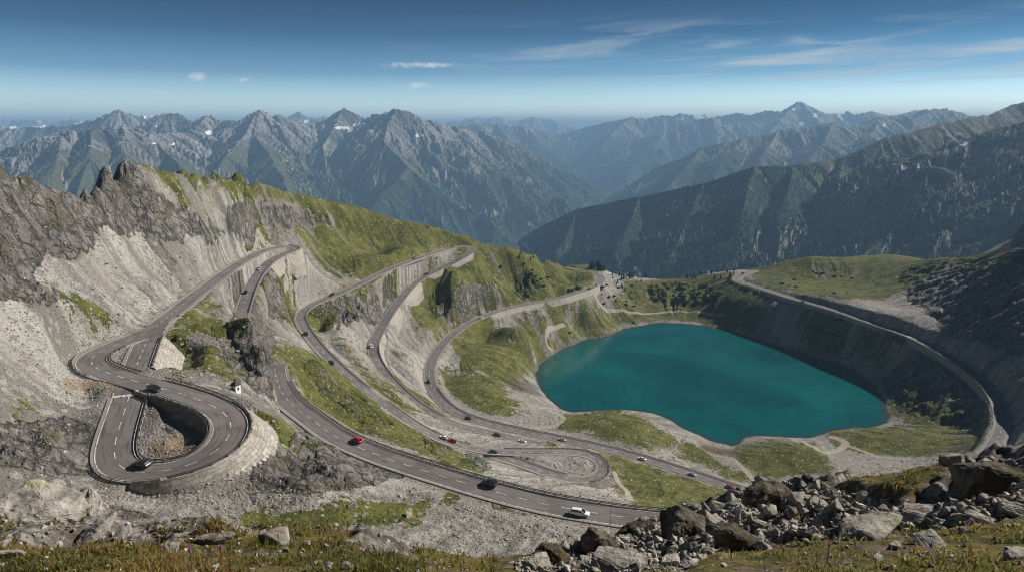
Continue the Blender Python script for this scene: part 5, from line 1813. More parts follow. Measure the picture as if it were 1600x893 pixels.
def car_meshes(ty):
    if ty in CARM: return CARM[ty]
    T = TYPES[ty]
    M = {}
    bm = bmesh.new()
    rings = []
    for (x, zb, zt, w) in T['body']:
        zm = zb + (zt - zb) * 0.45
        rings.append([(x, -w * .86, zb), (x, -w, zm - .08), (x, -w * 1.0, zm + .12), (x, -w * .93, zt), (x, -w * .5, zt + .02), (x, w * .5, zt + .02), (x, w * .93, zt), (x, w, zm + .12), (x, w, zm - .08), (x, w * .86, zb)])
    loft(bm, rings)
    # roof skin
    cab = T['cab']
    top = cab[1:-1]
    rows = []
    for (x, zt, w) in top:
        rows.append([bm.verts.new((x, y * w, zt + dz)) for (y, dz) in ((-1.03, -.05), (-.8, .025), (0, .05), (.8, .025), (1.03, -.05))])
    for a, b_ in zip(rows[:-1], rows[1:]):
        for i in range(4): bm.faces.new((a[i], a[i + 1], b_[i + 1], b_[i]))
    # pillars
    def strut(p, q, t=0.045):
        p, q = Vector(p), Vector(q)
        d = (q - p).normalized()
        u = d.cross(Vector((0, 0, 1))).normalized() * t
        v = d.cross(u).normalized() * t
        A = [bm.verts.new(p + u * i + v * j) for i, j in ((1, 1), (-1, 1), (-1, -1), (1, -1))]
        B = [bm.verts.new(q + u * i + v * j) for i, j in ((1, 1), (-1, 1), (-1, -1), (1, -1))]
        for i in range(4): bm.faces.new((A[i], A[(i + 1) % 4], B[(i + 1) % 4], B[i]))
    for sg in (-1, 1):
        strut((cab[-1][0], sg * (cab[-1][2] + .03), cab[-1][1]), (top[-1][0], sg * (top[-1][2] + .02), top[-1][1] - .02))
        strut((cab[0][0], sg * (cab[0][2] + .02), cab[0][1]), (top[0][0], sg * (top[0][2] + .02), top[0][1] - .02), .07)
        strut((-0.25, sg * .80, .97), (-0.25, sg * (top[1][2] + .02), top[1][1] - .03), .05)
    bmesh.ops.recalc_face_normals(bm, faces=bm.faces)
    M['body'] = mesh_only(bm_obj('body', bm, paint('grey'), smooth=False))
    bm = bmesh.new()
    rings = []
    for k, (x, zt, w) in enumerate(cab):
        lo_w = {0: w, len(cab) - 1: w}.get(k, 0.82)
        rings.append([(x, -lo_w, .90), (x, -w, zt), (x, w, zt), (x, lo_w, .90)])
    loft(bm, rings)
    M['window'] = mesh_only(bm_obj('window', bm, M_GLASS))
    bm = bmesh.new()
    rings = []
    for (y, rr_) in ((-.11, .27), (-.10, .325), (.10, .325), (.11, .27)):
        rings.append([(rr_ * math.cos(t), y, rr_ * math.sin(t)) for t in np.linspace(0, 2 * math.pi, 16, endpoint=False)])
    loft(bm, rings)
    M['wheel'] = mesh_only(bm_obj('wheel', bm, M_TYRE))
    bm = bmesh.new()
    rings = []
    for (y, rr_) in ((-.118, .12), (-.121, .21), (.121, .21), (.118, .12)):
        rings.append([(rr_ * math.cos(t), y, rr_ * math.sin(t)) for t in np.linspace(0, 2 * math.pi, 12, endpoint=False)])
    loft(bm, rings)
    M['rim'] = mesh_only(bm_obj('rim', bm, M_RIM))
    bm = bmesh.new(); prim_box(bm, -.05, .05, -.16, .16, -.07, .07); M['headlight'] = mesh_only(bm_obj('headlight', bm, M_LAMP, None, .02))
    bm = bmesh.new(); prim_box(bm, -.04, .04, -.14, .14, -.08, .08); M['tail_light'] = mesh_only(bm_obj('tail_light', bm, M_TAIL, None, .02))
    bm = bmesh.new(); prim_box(bm, -.09, .09, -.06, .06, -.06, .06); M['mirror'] = mesh_only(bm_obj('mirror', bm, M_TRIM, None, .03))
    CARM[ty] = M
    return M


BODYC = {}


def make_car(px, py, rk, ty, cn, dirn, lab, detail=True, cat='car'):
    r = RD[rk]
    i = ridx(rk, px, py)
    t = r.t[i] * dirn
    best = None
    for off in (r.w * 0.24,):
        d = -off * dirn
        best = (r.p[i, 0] + r.n[i, 0] * d, r.p[i, 1] + r.n[i, 1] * d, r.p[i, 2] + 0.02)
    gr = math.atan2(r.p[min(i + 2, len(r.p) - 1), 2] - r.p[max(i - 2, 0), 2], 4.0) * dirn
    root = empty('car', best)
    root.rotation_euler = (0, -gr, math.atan2(t[1], t[0]))
    setp(root, lab, cat, 'cars on the pass road')
    M = car_meshes(ty)
    T = TYPES[ty]
    key = (ty, cn)
    if key not in BODYC:
        me = M['body'].copy()
        me.materials.clear()
        me.materials.append(paint(cn))
        BODYC[key] = me

    def part(name, me, loc=(0, 0, 0), par=root):
        o = bpy.data.objects.new(name, me)
        COL.objects.link(o)
        o.parent = par
        o.location = loc
        return o
    part('body', BODYC[key])
    part('window', M['window'])
    hb = T['W'] / 2
    for sx in (-1, 1):
        for sy in (-1, 1):
            w_ = part('wheel', M['wheel'], (sx * T['L'] * 0.30, sy * (hb - .10), .325))
            if detail: part('rim', M['rim'], (0, 0, 0), w_)
    if detail:
        B = T['body']
        for sy in (-1, 1):
            part('headlight', M['headlight'], (B[-1][0] - .06, sy * .56, (B[-1][1] + B[-1][2]) / 2 + .08))
            part('tail_light', M['tail_light'], (B[0][0] + .03, sy * .58, (B[0][1] + B[0][2]) / 2 + .14))
            part('mirror', M['mirror'], (.95, sy * (hb + .07), 1.02))
    return root


CARS = [
 (211, 727, 'L', 'suv', 'black', 1, 'black car rounding the lowest bend of the loop', True),
 (250, 604, 'L', 'hatch', 'black', 1, 'black car just past the crossing at the top of the loop', True),
 (553, 688, 'A', 'hatch', 'red', -1, 'bright red hatchback on the main road beside the guard rail', True),
 (763, 756, 'A', 'suv', 'black', -1, 'black car on the main road between the red hatchback and the white van', True),
 (908, 794, 'A', 'wagon', 'white', 1, 'white estate van nearest the right end of the main road', True),
 (770, 708, 'D', 'saloon', 'blue', 1, 'dark blue car entering the small hairpin', True),
 (704, 691, 'D', 'suv', 'red', -1, 'red car where the guard rail begins above the small hairpin', True),
 (692, 686, 'D', 'hatch', 'white', -1, 'white car close behind the red car above the small hairpin', False),
 (778, 679, 'G', 'suv', 'darkred', 1, 'dark red car on the second leg, left of a small white car', False),
 (817, 688, 'G', 'saloon', 'white', 1, 'small white car at the lower end of the second leg', True),
 (734, 653, 'E', 'hatch', 'black', 1, 'black car at the bend of the lowest leg', False),
 (878, 684, 'E', 'saloon', 'silver', 1, 'silver car on the lowest leg above the small hairpin', True),
 (1005, 715, 'E', 'saloon', 'white', 1, 'white saloon on the lowest leg beside the grassy bank', True),
 (1081, 742, 'E', 'saloon', 'silver', 1, 'silver saloon on the lowest leg, between the white saloon and a red car', True),
 (1143, 761, 'E', 'wagon', 'red', 1, 'red car at the right end of the lowest leg by the rocks', True),
 (674, 597, 'E', 'hatch', 'black', 1, 'black car at the leftmost curve of the lowest leg', False),
 (521, 566, 'D', 'hatch', 'black', 1, 'black car on the long straight of the first leg', False),
 (482, 521, 'D', 'hatch', 'black', 1, 'black car just below the left bend of the first leg', False),
 (583, 541, 'G', 'hatch', 'white', 1, 'white car at the left bend of the second leg', False),
 (521, 461, 'D', 'hatch', 'black', 1, 'black car below the orange cutting on the first leg', False),
 (649, 404, 'D', 'hatch', 'red', 1, 'small red car below the ridge cutting', False),
 (667, 429, 'G', 'hatch', 'darkred', 1, 'dark red car on the second leg below the ridge hairpin', False),
 (707, 385.5, 'D', 'hatch', 'grey', 1, 'grey car entering the ridge hairpin', False),
 (750, 495, 'E', 'hatch', 'white', -1, 'white car on the lowest leg above the pale wall', False),
 (387, 457, 'B', 'hatch', 'black', 1, 'black car on the road curving down from the highest left hairpin', False),
 (378, 500, 'B', 'hatch', 'grey', 1, 'dark grey car about to vanish behind the crag', False),
 (409, 421, 'B', 'hatch', 'silver', 1, 'silver car just below the highest left hairpin', False),
 (1163, 429, 'F', 'suv', 'black', 1, 'black car at the far end of the lakeside road', False),
 (1257, 472, 'F', 'suv', 'grey', 1, 'dark grey car on the sunlit lakeside road', False),
 (918, 451, 'E', 'suv', 'black', -1, 'black car leaving the far bend above the lake', False),
 (932, 446, 'E', 'suv', 'white', -1, 'white car in the far bend above the lake', False),
]
for c_ in CARS:
    make_car(*c_)
print('cars', round(time.time() - T0, 1))

# ------------------------------------------------------------------ rocks
def rock_mesh(seed, n=16, flat=(1, 1, 1), sub=2, rough=0.10):
    rg_ = np.random.default_rng(seed)
    pts = rg_.normal(size=(n, 3))
    pts /= np.linalg.norm(pts, axis=1)[:, None]
    pts *= rg_.uniform(0.75, 1.05, (n, 1))
    pts *= np.array(flat)
    bm = bmesh.new()
    for p in pts: bm.verts.new(p)
    res = bmesh.ops.convex_hull(bm, input=bm.verts)
    bmesh.ops.delete(bm, geom=[g for g in res['geom_interior'] if isinstance(g, bmesh.types.BMVert)], context='VERTS')
    loose = [v for v in bm.verts if not v.link_faces]
    bmesh.ops.delete(bm, geom=loose, context='VERTS')
    if sub:
        bmesh.ops.bevel(bm, geom=bm.edges[:], offset=0.035, segments=1, affect='EDGES')
        bmesh.ops.triangulate(bm, faces=bm.faces)
        for _ in range(sub):
            bmesh.ops.subdivide_edges(bm, edges=bm.edges[:], cuts=1, use_grid_fill=True)
            bmesh.ops.triangulate(bm, faces=bm.faces)
        bm.normal_update()
        co = np.array([v.co for v in bm.verts])
        nn = np.array([v.normal for v in bm.verts])
        o = seed * 3.7
        d = (ridged(co[:, 0] * 1.7 + o + co[:, 2], co[:, 1] * 1.7 - o + co[:, 2] * 1.3, 4, seed) - 0.62) * rough * 1.3 + fbm(co[:, 0] * 6 + co[:, 2] * 4, co[:, 1] * 6 - co[:, 2] * 5, 3, seed + 3) * rough * 0.4
        for v, k, q in zip(bm.verts, d, nn): v.co = v.co + Vector(q) * float(k)
    else:
        bmesh.ops.triangulate(bm, faces=bm.faces)
    me = bpy.data.meshes.new('boulder')
    bm.to_mesh(me)
    bm.free()
    me.materials.append(M_ROCK)
    return me


ROCKS = [rock_mesh(31 + k, 12 + (k % 4) * 2, [(1, .8, .62), (1, .9, .8), (1, .62, .5), (1, .8, .35), (1, .7, .9)][k % 5], 2, 0.07) for k in range(12)]
SLABS = [rock_mesh(91 + k, 18, (1.25, .75, .30), 3, 0.06) for k in range(4)]
BIG = [rock_mesh(131 + k, 22, [(1.1, .9, .85), (1.3, .8, .7), (1, 1, 1), (1.2, .9, .6)][k], 4, 0.075) for k in range(4)]


def place_rock(px, py, size_px, kind, seed, lab=None, grp=None, sink=0.25, squash=1.0, rz=None, tilt=0.3, near=True):
    q = GN.hit(px, py) if near else None
    if q is None or math.hypot(q[0], q[1]) > 44: q = G.hit(px, py)
    if q is None: return None
    dist = math.sqrt(q[0] ** 2 + q[1] ** 2 + q[2] ** 2)
    sz = size_px * dist / FPX / 2.0
    rg_ = random.Random(seed)
    me = {'r': ROCKS, 's': SLABS, 'b': BIG}[kind]
    me = me[rg_.randrange(len(me))]
    o = bpy.data.objects.new('boulder' if sz > 0.35 else 'stone', me)
    COL.objects.link(o)
    o.scale = (sz, sz * rg_.uniform(.85, 1.1), sz * squash * rg_.uniform(.85, 1.15))
    o.rotation_euler = (rg_.uniform(-tilt, tilt) + 0.25, rg_.uniform(-tilt, tilt), rg_.uniform(0, 6.28) if rz is None else rz)
    o.location = (q[0], q[1], q[2] + sz * (0.35 - sink))
    if lab: setp(o, lab, 'rock', grp)
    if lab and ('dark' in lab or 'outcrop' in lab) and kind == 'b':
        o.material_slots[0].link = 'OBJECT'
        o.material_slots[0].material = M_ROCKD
    return o


NAMED = [
 (1568, 765, 120, 'b', 'huge dark boulder at the right edge, half in shade', 0.25),
 (1485, 724, 46, 'r', 'pale split boulder on the right skyline beside the road end', 0.1),
 (1516, 718, 26, 'r', 'small block right of the pale split boulder on the skyline', 0.1),
 (1540, 724, 26, 's', 'flat stone on the skyline just left of the huge dark boulder', 0.1),
 (1250, 785, 52, 'r', 'square tan block in the rubble on the right ridge', 0.1),
 (1196, 780, 64, 'b', 'dark faced block at the top left of the right rubble', 0.15),
 (1190, 757, 34, 'r', 'pale block crowning the left end of the rubble skyline', 0.05),
 (1212, 768, 30, 'r', 'pale wedge between the dark faced block and the square tan block', 0.05),
 (1374, 797, 30, 'r', 'upright square stone in the middle of the rubble', 0.05),
 (1360, 832, 110, 's', 'long flat slab at the foot of the rubble', 0.2),
 (1450, 812, 80, 's', 'tilted flat slab below the shaded hollow', 0.2),
 (1448, 850, 66, 's', 'pale flat stone in the grass below the slab', 0.2),
 (1392, 858, 34, 'r', 'pale stone at the upper edge of the right grass', 0.15),
 (1582, 803, 56, 's', 'flat stone under the huge dark boulder', 0.15),
 (1532, 812, 36, 's', 'small flat stone left of the flat stone under the huge boulder', 0.15),
 (1190, 858, 40, 'r', 'pale stone sunk in the grass under the shaded ledge', 0.15),
 (1594, 872, 44, 's', 'flat stone in the grass at the far right bottom', 0.2),
 (1150, 848, 90, 'b', 'dark ledge of bedrock left of the flat slab', 0.35),
 (1070, 836, 90, 'b', 'long dark bedrock ridge behind the white stones', 0.3),
 (992, 832, 48, 'b', 'pointed block on the left shoulder of the dark ridge', 0.1),
 (940, 862, 76, 'b', 'tall dark outcrop left of the rubble', 0.25),
 (860, 876, 70, 'b', 'dark outcrop at the lower left end of the ridge', 0.3),
 (838, 888, 60, 's', 'white stone at the bottom edge below the dark outcrop', 0.1),
 (965, 886, 95, 's', 'broad lichen spotted stone at the bottom edge', 0.15),
 (1046, 880, 44, 'r', 'pointed white stone at the bottom edge, right of the lichen spotted stone', 0.1),
 (890, 886, 34, 'r', 'yellowish stone at the bottom edge between two white ones', 0.1),
 (1100, 815, 54, 'r', 'grey block behind the long dark bedrock ridge', 0.1),
 (1125, 800, 44, 'r', 'pale block on the skyline above the long dark bedrock ridge', 0.1),
 (1300, 800, 40, 'r', 'dark angular stone right of the square tan block', 0.15),
 (150, 843, 74, 's', 'white flat topped stone in the left foreground grass', 0.05),
 (340, 848, 60, 's', 'pale sloping stone in the left foreground grass', 0.1),
 (432, 848, 52, 'r', 'rounded white stone with yellow lichen in the left foreground grass', 0.15),
 (266, 862, 36, 'r', 'small pale stone between the two larger stones in the left grass', 0.15),
 (8, 872, 48, 's', 'pale flat stone at the bottom left corner', 0.1),
 (6, 856, 34, 's', 'pale flat stone just above the one at the bottom left corner', 0.1),
 (540, 888, 30, 'r', 'white stone at the bottom edge left of the grass crest', 0.1),
 (512, 890, 26, 'r', 'smaller white stone at the bottom edge, next to a bigger one', 0.1),
 (45, 812, 120, 'b', 'grey rock ledge on the left foreground skyline', 0.2),
 (120, 806, 80, 'b', 'lower grey rock ledge right of the left skyline ledge', 0.25),
]
for k, (px, py, sz, kd, lab, sink) in enumerate(NAMED):
    place_rock(px, py, sz, kd, 500 + k, lab, None, sink, 1.0, None, 0.25)
for k, (px, py, sz, lab) in enumerate([(638, 806, 22, 'dark pointed boulder on the scree below the main road'), (550, 792, 18, 'boulder with a black shadow side on the scree left of the grass hummock'), (570, 806, 13, 'white block below the boulder on the scree'), (627, 776, 12, 'small dark boulder on top of the grass hummock'), (668, 355, 7, 'lone boulder on the grassy ridge above the cutting'), (1069, 790, 12, 'boulder on the grassy bank below the lowest leg'), (992, 503, 9, 'white boulder on the meadow at the far shore'), (890, 520, 7, 'pale boulder beside the footpath at the far left shore'), (158, 494, 5, 'white block on the big left scree'), (60, 518, 6, 'white block low on the left scree')]):
    place_rock(px, py, sz, 'r', 900 + k, lab, None, 0.1, 1.0, None, 0.3, near=False)

# smaller stones of the near rubble: individuals, then the rest as one heap
cand = []
rnd = random.Random(77)
RIDGE_POLY = [(800, 893), (815, 872), (900, 850), (980, 826), (1060, 804), (1120, 788), (1180, 758), (1245, 752), (1300, 765), (1400, 790), (1460, 800), (1530, 735), (1598, 720), (1598, 800), (1500, 820), (1380, 835), (1200, 845), (1120, 862), (1060, 893)]
while len(cand) < 5200:
    px, py = rnd.uniform(800, 1600), rnd.uniform(715, 893)
    if not in_poly(np.array([px]), np.array([py]), RIDGE_POLY)[0]: continue
    if perlin(np.array([px / 40.0]), np.array([py / 25.0]), 8)[0] < -0.25 and rnd.random() < 0.8: continue
    cand.append((px, py, min(2.2 + rnd.paretovariate(1.6) * 2.6, 21)))
for _ in range(300):
    px, py = rnd.uniform(0, 760), rnd.uniform(800, 893)
    cand.append((px, py, 3 + min(rnd.paretovariate(2.0) * 2.6, 16)))
for _ in range(160):
    px, py = rnd.uniform(1060, 1600), rnd.uniform(820, 893)
    cand.append((px, py, 3 + min(rnd.paretovariate(2.0) * 2.6, 16)))
cand.sort(key=lambda q: -q[2])
nbig = 235
for k, (px, py, sz) in enumerate(cand[:nbig]):
    lf = px < 780
    place_rock(px, py, sz * 1.15, 'r', 2000 + k, 'small pale stone lying in the left foreground grass' if lf else ('angular grey stone in the rubble of the right foreground ridge' if py < 850 else 'angular grey stone at the foot of the right foreground rubble'), 'stones in the left foreground grass' if lf else ('stones of the right foreground rubble' if py < 850 else 'stones at the foot of the right rubble'), 0.15, 1.0, None, 0.7)

HULLS = []
for k in range(10):
    me = rock_mesh(700 + k, 11, (1, .8, .65), 0)
    V = np.zeros((len(me.vertices), 3), np.float32)
    me.vertices.foreach_get('co', V.ravel())
    F = np.array([list(p.vertices) for p in me.polygons], np.int32)
    HULLS.append((V, F))
    bpy.data.meshes.remove(me)


def heap(name, spots, mat):
    VV, FF, TT = [], [], []
    off = 0
    for (x, y, z_, s_) in spots:
        V, F = HULLS[RNG.integers(len(HULLS))]
        a, b_, c = RNG.uniform(0, 6.28), RNG.uniform(-.6, .6), RNG.uniform(-.6, .6)
        Rm = np.array(Matrix.Rotation(a, 3, 'Z') @ Matrix.Rotation(b_, 3, 'X') @ Matrix.Rotation(c, 3, 'Y'))
        VV.append((V * (s_ * RNG.uniform(.7, 1.3, 3))) @ Rm.T + np.array([x, y, z_]))
        FF.append(F + off)
        TT.append(np.full(len(V), RNG.uniform(0, 1) ** 1.2))
        off += len(V)
    return setp(mesh_np(name, np.concatenate(VV), np.concatenate(FF), mat, {'tone': np.concatenate(TT)}), kind='stuff')


sp_ = []
for (px, py, sz) in cand[nbig:]:
    q = GN.hit(px, py)
    if q is None: continue
    d = math.sqrt(sum(v * v for v in q))
    sp_.append((q[0], q[1], q[2] + 0.1 * sz * d / FPX, sz * d / FPX * 0.55))
heap('near_rubble', sp_, M_RUB)
# scree stones on the middle distance
sp_ = []
EDG = EDGE
tries = 0
while len(sp_) < 24000 and tries < 120000:
    tries += 1
    px, py = rnd.uniform(0, 1600), 300 + 560 * rnd.random() ** 0.7
    q = G.hit(px, py)
    if q is None: continue
    r_ = math.hypot(q[0], q[1])
    i = int((math.log(r_) - G.l[0]) / G.dl)
    j = int((math.atan2(q[0], q[1]) - G.a[0]) / G.da)
    if EDG[i, j] < 1.6 or LSD[i, j] < 0.5 or path_at[i, j] > 0.3: continue
    g_ = grass_at[i, j]
    if g_ > 0.45 and rnd.random() < 0.85: continue
    if rockm[i, j] > 0.6 and rnd.random() < 0.6: continue
    if fbm(np.array([q[0] / 18]), np.array([q[1] / 18]), 3, 9)[0] < -0.1 and rnd.random() < 0.7: continue
    d = math.sqrt(r_ * r_ + q[2] ** 2)
    s_ = min(0.8 + rnd.paretovariate(2.1) * 0.7, 5.5) * min(d, 320) / FPX * 0.5
    sp_.append((q[0], q[1], q[2] + 0.15 * s_, s_))
heap('scree_stones', sp_, M_RUB)
print('rocks', round(time.time() - T0, 1))

# ------------------------------------------------------------------ trees
def conifer_meshes(seed):
    rg_ = random.Random(seed)
    bm = bmesh.new()
    for k in range(7):
        z0 = 0.10 + k * 0.125
        rad = 0.24 * (1 - k / 7.6) * rg_.uniform(.85, 1.15)
        n = 9
        top = bm.verts.new((0, 0, z0 + 0.21))
        ring = []
        for i in range(2 * n):
            t = 2 * math.pi * i / (2 * n) + k
            r_ = rad * (rg_.uniform(.85, 1.2) if i % 2 == 0 else rg_.uniform(.45, .65))
            ring.append(bm.verts.new((r_ * math.cos(t), r_ * math.sin(t), z0 + (0 if i % 2 == 0 else .05) + rg_.uniform(-.02, .02))))
        for i in range(2 * n): bm.faces.new((ring[i], ring[(i + 1) % (2 * n)], top))
    cr = mesh_only(bm_obj('crown', bm, M_NEEDLE))
    bm = bmesh.new(); frustum(bm, 0.028, 0.006, -0.06, 0.95, 6)
    tr = mesh_only(bm_obj('trunk', bm, M_BARK))
    return cr, tr


CON = [conifer_meshes(k) for k in range(5)]


def shrub_mesh(seed):
    rg_ = np.random.default_rng(seed)
    V, F = [], []
    for k in range(420):
        d = rg_.normal(size=3)
        d /= np.linalg.norm(d)
        d[2] = abs(d[2])
        p = d * np.array([.62, .62, .5]) * rg_.uniform(.55, 1.0) * (1 + .35 * math.sin(3 * math.atan2(d[1], d[0]) + seed))
        u = rg_.normal(size=3) * .085
        v = rg_.normal(size=3) * .085
        o = len(V)
        V += [p - u, p + v, p + u, p - v]
        F.append((o, o + 1, o + 2, o + 3))
    return np.array(V), np.array(F)


SHR = []
for k in range(4):
    V, F = shrub_mesh(k)
    SHR.append(mesh_only(mesh_np('foliage', V, F, M_NEEDLE)))


def tree(px, py, hgt, lab, grp, k):
    q = G.hit(px, py)
    if q is None: return
    i = int((math.log(math.hypot(q[0], q[1])) - G.l[0]) / G.dl)
    j = int((math.atan2(q[0], q[1]) - G.a[0]) / G.da)
    if EDGE[i, j] < 2 or LSD[i, j] < 2: return
    root = empty('conifer', q, k * 1.3)
    setp(root, lab, 'tree', grp)
    cr, tr = CON[k % 5]
    for nm, me in (('crown', cr), ('trunk', tr)):
        o = bpy.data.objects.new(nm, me)
        COL.objects.link(o)
        o.parent = root
        o.scale = (hgt * 1.1, hgt * 1.1, hgt)


def shrub(px, py, w_, lab, grp, k):
    q = G.hit(px, py)
    if q is None: return
    i = int((math.log(math.hypot(q[0], q[1])) - G.l[0]) / G.dl)
    j = int((math.atan2(q[0], q[1]) - G.a[0]) / G.da)
    if EDGE[i, j] < 2.5 or LSD[i, j] < 2: return
    o = bpy.data.objects.new('shrub', SHR[k % 4])
    COL.objects.link(o)
    o.location = q
    o.scale = (w_, w_, w_ * .8)
    o.rotation_euler = (0, 0, k * 0.9)
    setp(o, lab, 'shrub', grp)


rt = random.Random(3)
k = 0
for (x0, x1, y0, y1, n, h0, h1, lab, grp) in [
    (920, 952, 415, 424, 22, 7, 12, 'dark conifer in the clump behind the far bend', 'conifers behind the far bend'),
    (955, 1010, 428, 440, 20, 4, 8, 'small conifer on the grassy saddle skyline', 'conifers on the saddle skyline'),
    (1055, 1150, 424, 438, 30, 4, 8, 'small conifer on the skyline left of the lakeside road', 'conifers on the skyline by the lakeside road'),
    (800, 870, 385, 408, 6, 3, 5, 'tiny conifer on the crest of the grassy ridge', 'conifers on the ridge crest'),
    (960, 1000, 440, 470, 12, 3, 5, 'young conifer on the green slope below the saddle', 'conifers below the saddle')]:
    for _ in range(n):
        tree(rt.uniform(x0, x1), rt.uniform(y0, y1), rt.uniform(h0, h1), lab, grp, k)
        k += 1
for (x0, x1, y0, y1, n, lab, grp) in [
    (935, 1000, 445, 480, 18, 'dark low shrub on the green slope right of the far bend', 'shrubs right of the far bend'),
    (1015, 1125, 445, 475, 30, 'dark dwarf pine on the shaded knoll behind the lake', 'dwarf pines on the knoll'),
    (1190, 1340, 420, 460, 16, 'dark shrub on the knoll above the lakeside road', 'shrubs above the lakeside road'),
    (1265, 1330, 495, 545, 22, 'low shrub on the green strip below the lakeside road', 'shrubs below the lakeside road'),
    (760, 870, 410, 450, 18, 'small shrub on the steep grass under the ridge', 'shrubs under the ridge')]:
    for _ in range(n):
        shrub(rt.uniform(x0, x1), rt.uniform(y0, y1), rt.uniform(1.2, 3.4), lab, grp, k)
        k += 1


def forest(key, n, px0, px1, hmin, hmax):
    o, (x, y, z_, f) = HILLS[key]
    u, v = project(x, y, z_)
    w_ = ((f > 0.5) & (u > px0) & (u < px1) & (v > 180) & (v < 460)).astype(float)
    w_ = (w_ * 1.0).ravel()
    cl = fbm(x.ravel() / 260, y.ravel() / 260, 4, 33)
    w_ *= np.clip(0.5 + cl * 1.6, 0.05, 1)
    c = np.cumsum(w_)
    pick = np.searchsorted(c, RNG.uniform(0, c[-1], n))
    px_ = x.ravel()[pick] + RNG.normal(0, 5, n)
    py_ = y.ravel()[pick] + RNG.normal(0, 8, n)
    pz_ = z_.ravel()[pick] - 3
    hh = RNG.uniform(hmin, hmax, n)
    rad = hh * RNG.uniform(.20, .30, n)
    ph = RNG.uniform(0, 6.28, n)
    V = np.zeros((n, 6, 3), np.float32)
    for i in range(5):
        V[:, i, 0] = px_ + rad * np.cos(ph + i * 1.2566)
        V[:, i, 1] = py_ + rad * np.sin(ph + i * 1.2566)
        V[:, i, 2] = pz_
    V[:, 5, 0], V[:, 5, 1], V[:, 5, 2] = px_, py_, pz_ + hh
    b0 = np.arange(n)[:, None] * 6
    F = np.concatenate([np.concatenate([b0 + i, b0 + (i + 1) % 5, b0 + 5], 1) for i in range(5)])
    setp(mesh_np('forest', V.reshape(-1, 3), F, M_NEEDLE), kind='stuff')


forest('R1', 40000, 780, 1400, 5, 9.5)

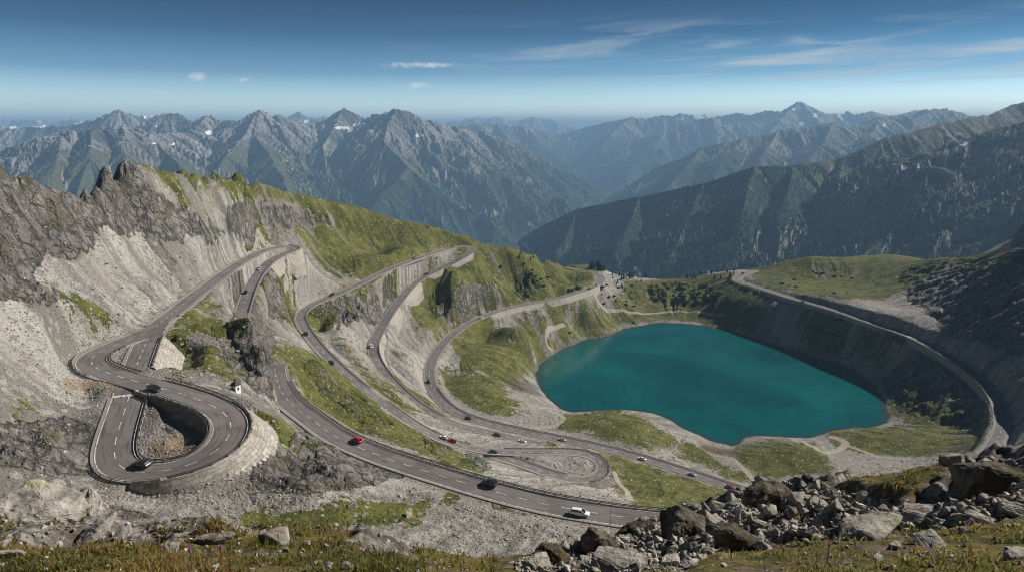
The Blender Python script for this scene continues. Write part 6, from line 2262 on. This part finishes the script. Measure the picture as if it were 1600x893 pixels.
# ------------------------------------------------------------------ foreground grass and flowers
def blades(n):
    bx, by, bz, hh, tone = [], [], [], [], []
    rg_ = np.random.default_rng(4)
    tries = 0
    while len(bx) < n and tries < n * 6:
        tries += 1
        if rg_.random() < 0.62:
            px, py = rg_.uniform(-20, 775), 805 + 120 * rg_.random()
        else:
            px, py = rg_.uniform(1020, 1620), 700 + 220 * rg_.random()
        q = GN.hit(px, py)
        if q is None: continue
        r_ = math.hypot(q[0], q[1])
        if r_ > 30: continue
        i = min(int((math.log(r_) - GN.l[0]) / GN.dl), GN.nr - 1)
        j = int((math.atan2(q[0], q[1]) - GN.a[0]) / GN.da)
        g_ = ngr[i, j]
        cl = fbm(np.array([q[0] / 0.7]), np.array([q[1] / 0.7]), 3, 55)[0]
        if g_ + 1.1 * cl < 0.50: continue
        m = int(rg_.integers(3, 9))
        h0 = (0.030 + 0.050 * max(0, cl + 0.4)) * (0.75 + 0.06 * r_)
        t0 = 0.42 + 0.75 * fbm(np.array([q[0] / 1.6]), np.array([q[1] / 1.6]), 3, 66)[0] + rg_.normal(0, .13)
        for _ in range(m):
            bx.append(q[0] + rg_.normal(0, .05)); by.append(q[1] + rg_.normal(0, .05)); bz.append(q[2] - .02)
            tall = rg_.random() < 0.035
            hh.append(h0 * rg_.uniform(.6, 1.35) * (1.9 if tall else 1))
            tone.append(min(max(t0 + rg_.normal(0, .12) + (0.4 if tall else 0), 0), 1))
    bx, by, bz, hh, tone = map(np.array, (bx, by, bz, hh, tone))
    m = len(bx)
    ang = rg_.uniform(0, 6.28, m)
    lean = rg_.uniform(.25, .95, m) * hh
    wd = np.clip(0.0035 + 0.0007 * np.hypot(bx, by), .003, .014)
    face = rg_.uniform(0, 6.28, m)
    V = np.zeros((m, 7, 3), np.float32)
    T = np.zeros((m, 7), np.float32)
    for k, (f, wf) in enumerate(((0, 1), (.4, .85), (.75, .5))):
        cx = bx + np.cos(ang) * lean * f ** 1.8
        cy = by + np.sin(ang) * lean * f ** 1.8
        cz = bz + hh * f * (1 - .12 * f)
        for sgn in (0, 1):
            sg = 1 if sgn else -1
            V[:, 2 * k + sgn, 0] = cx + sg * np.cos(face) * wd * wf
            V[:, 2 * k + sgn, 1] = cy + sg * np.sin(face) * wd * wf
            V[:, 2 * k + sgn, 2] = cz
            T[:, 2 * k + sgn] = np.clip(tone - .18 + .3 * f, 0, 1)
    V[:, 6, 0] = bx + np.cos(ang) * lean
    V[:, 6, 1] = by + np.sin(ang) * lean
    V[:, 6, 2] = bz + hh * .9
    T[:, 6] = np.clip(tone + .12, 0, 1)
    b0 = np.arange(m)[:, None] * 7
    F = np.concatenate([np.concatenate([b0 + i for i in q], 1) for q in ((0, 1, 3), (0, 3, 2), (2, 3, 5), (2, 5, 4), (4, 5, 6))])
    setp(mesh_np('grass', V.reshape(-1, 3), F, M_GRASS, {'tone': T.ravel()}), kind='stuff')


blades(17000)
M_PINK, _, _ = newmat('pink_petals', (0.34, 0.13, 0.28), 0.7)
M_YEL, _, _ = newmat('yellow_petals', (0.75, 0.50, 0.02), 0.7)
M_STEM, _, _ = newmat('flower_stem', (0.05, 0.075, 0.02), 0.8)
for (px, py, col_, lab) in [(348, 884, M_PINK, 'pink thistle flower in the left foreground grass, right one of the pair'), (300, 890, M_PINK, 'pink thistle flower in the left foreground grass, left one of the pair'), (437, 858, M_YEL, 'yellow alpine flower behind the rounded white stone'), (1292, 880, M_PINK, 'small pink flower in the right foreground grass')]:
    q = GN.hit(px, py)
    if q is None: continue
    f = empty('flower', q)
    setp(f, lab, 'flower', 'alpine flowers')
    bm = bmesh.new(); frustum(bm, .004, .003, -.02, .17, 6); bm_obj('stem', bm, M_STEM, f)
    bm = bmesh.new()
    for i in range(14):
        t = i * 2.4
        rr_ = .008 + .012 * (i / 14)
        c0 = bm.verts.new((0, 0, .165))
        c1 = bm.verts.new((rr_ * math.cos(t), rr_ * math.sin(t), .20 - .012 * (i / 14)))
        c2 = bm.verts.new((rr_ * 1.1 * math.cos(t + .5), rr_ * 1.1 * math.sin(t + .5), .197 - .012 * (i / 14)))
        bm.faces.new((c0, c1, c2))
    frustum(bm, .010, .013, .16, .185, 8)
    bm_obj('bloom', bm, col_, f)
print('done', round(time.time() - T0, 1))
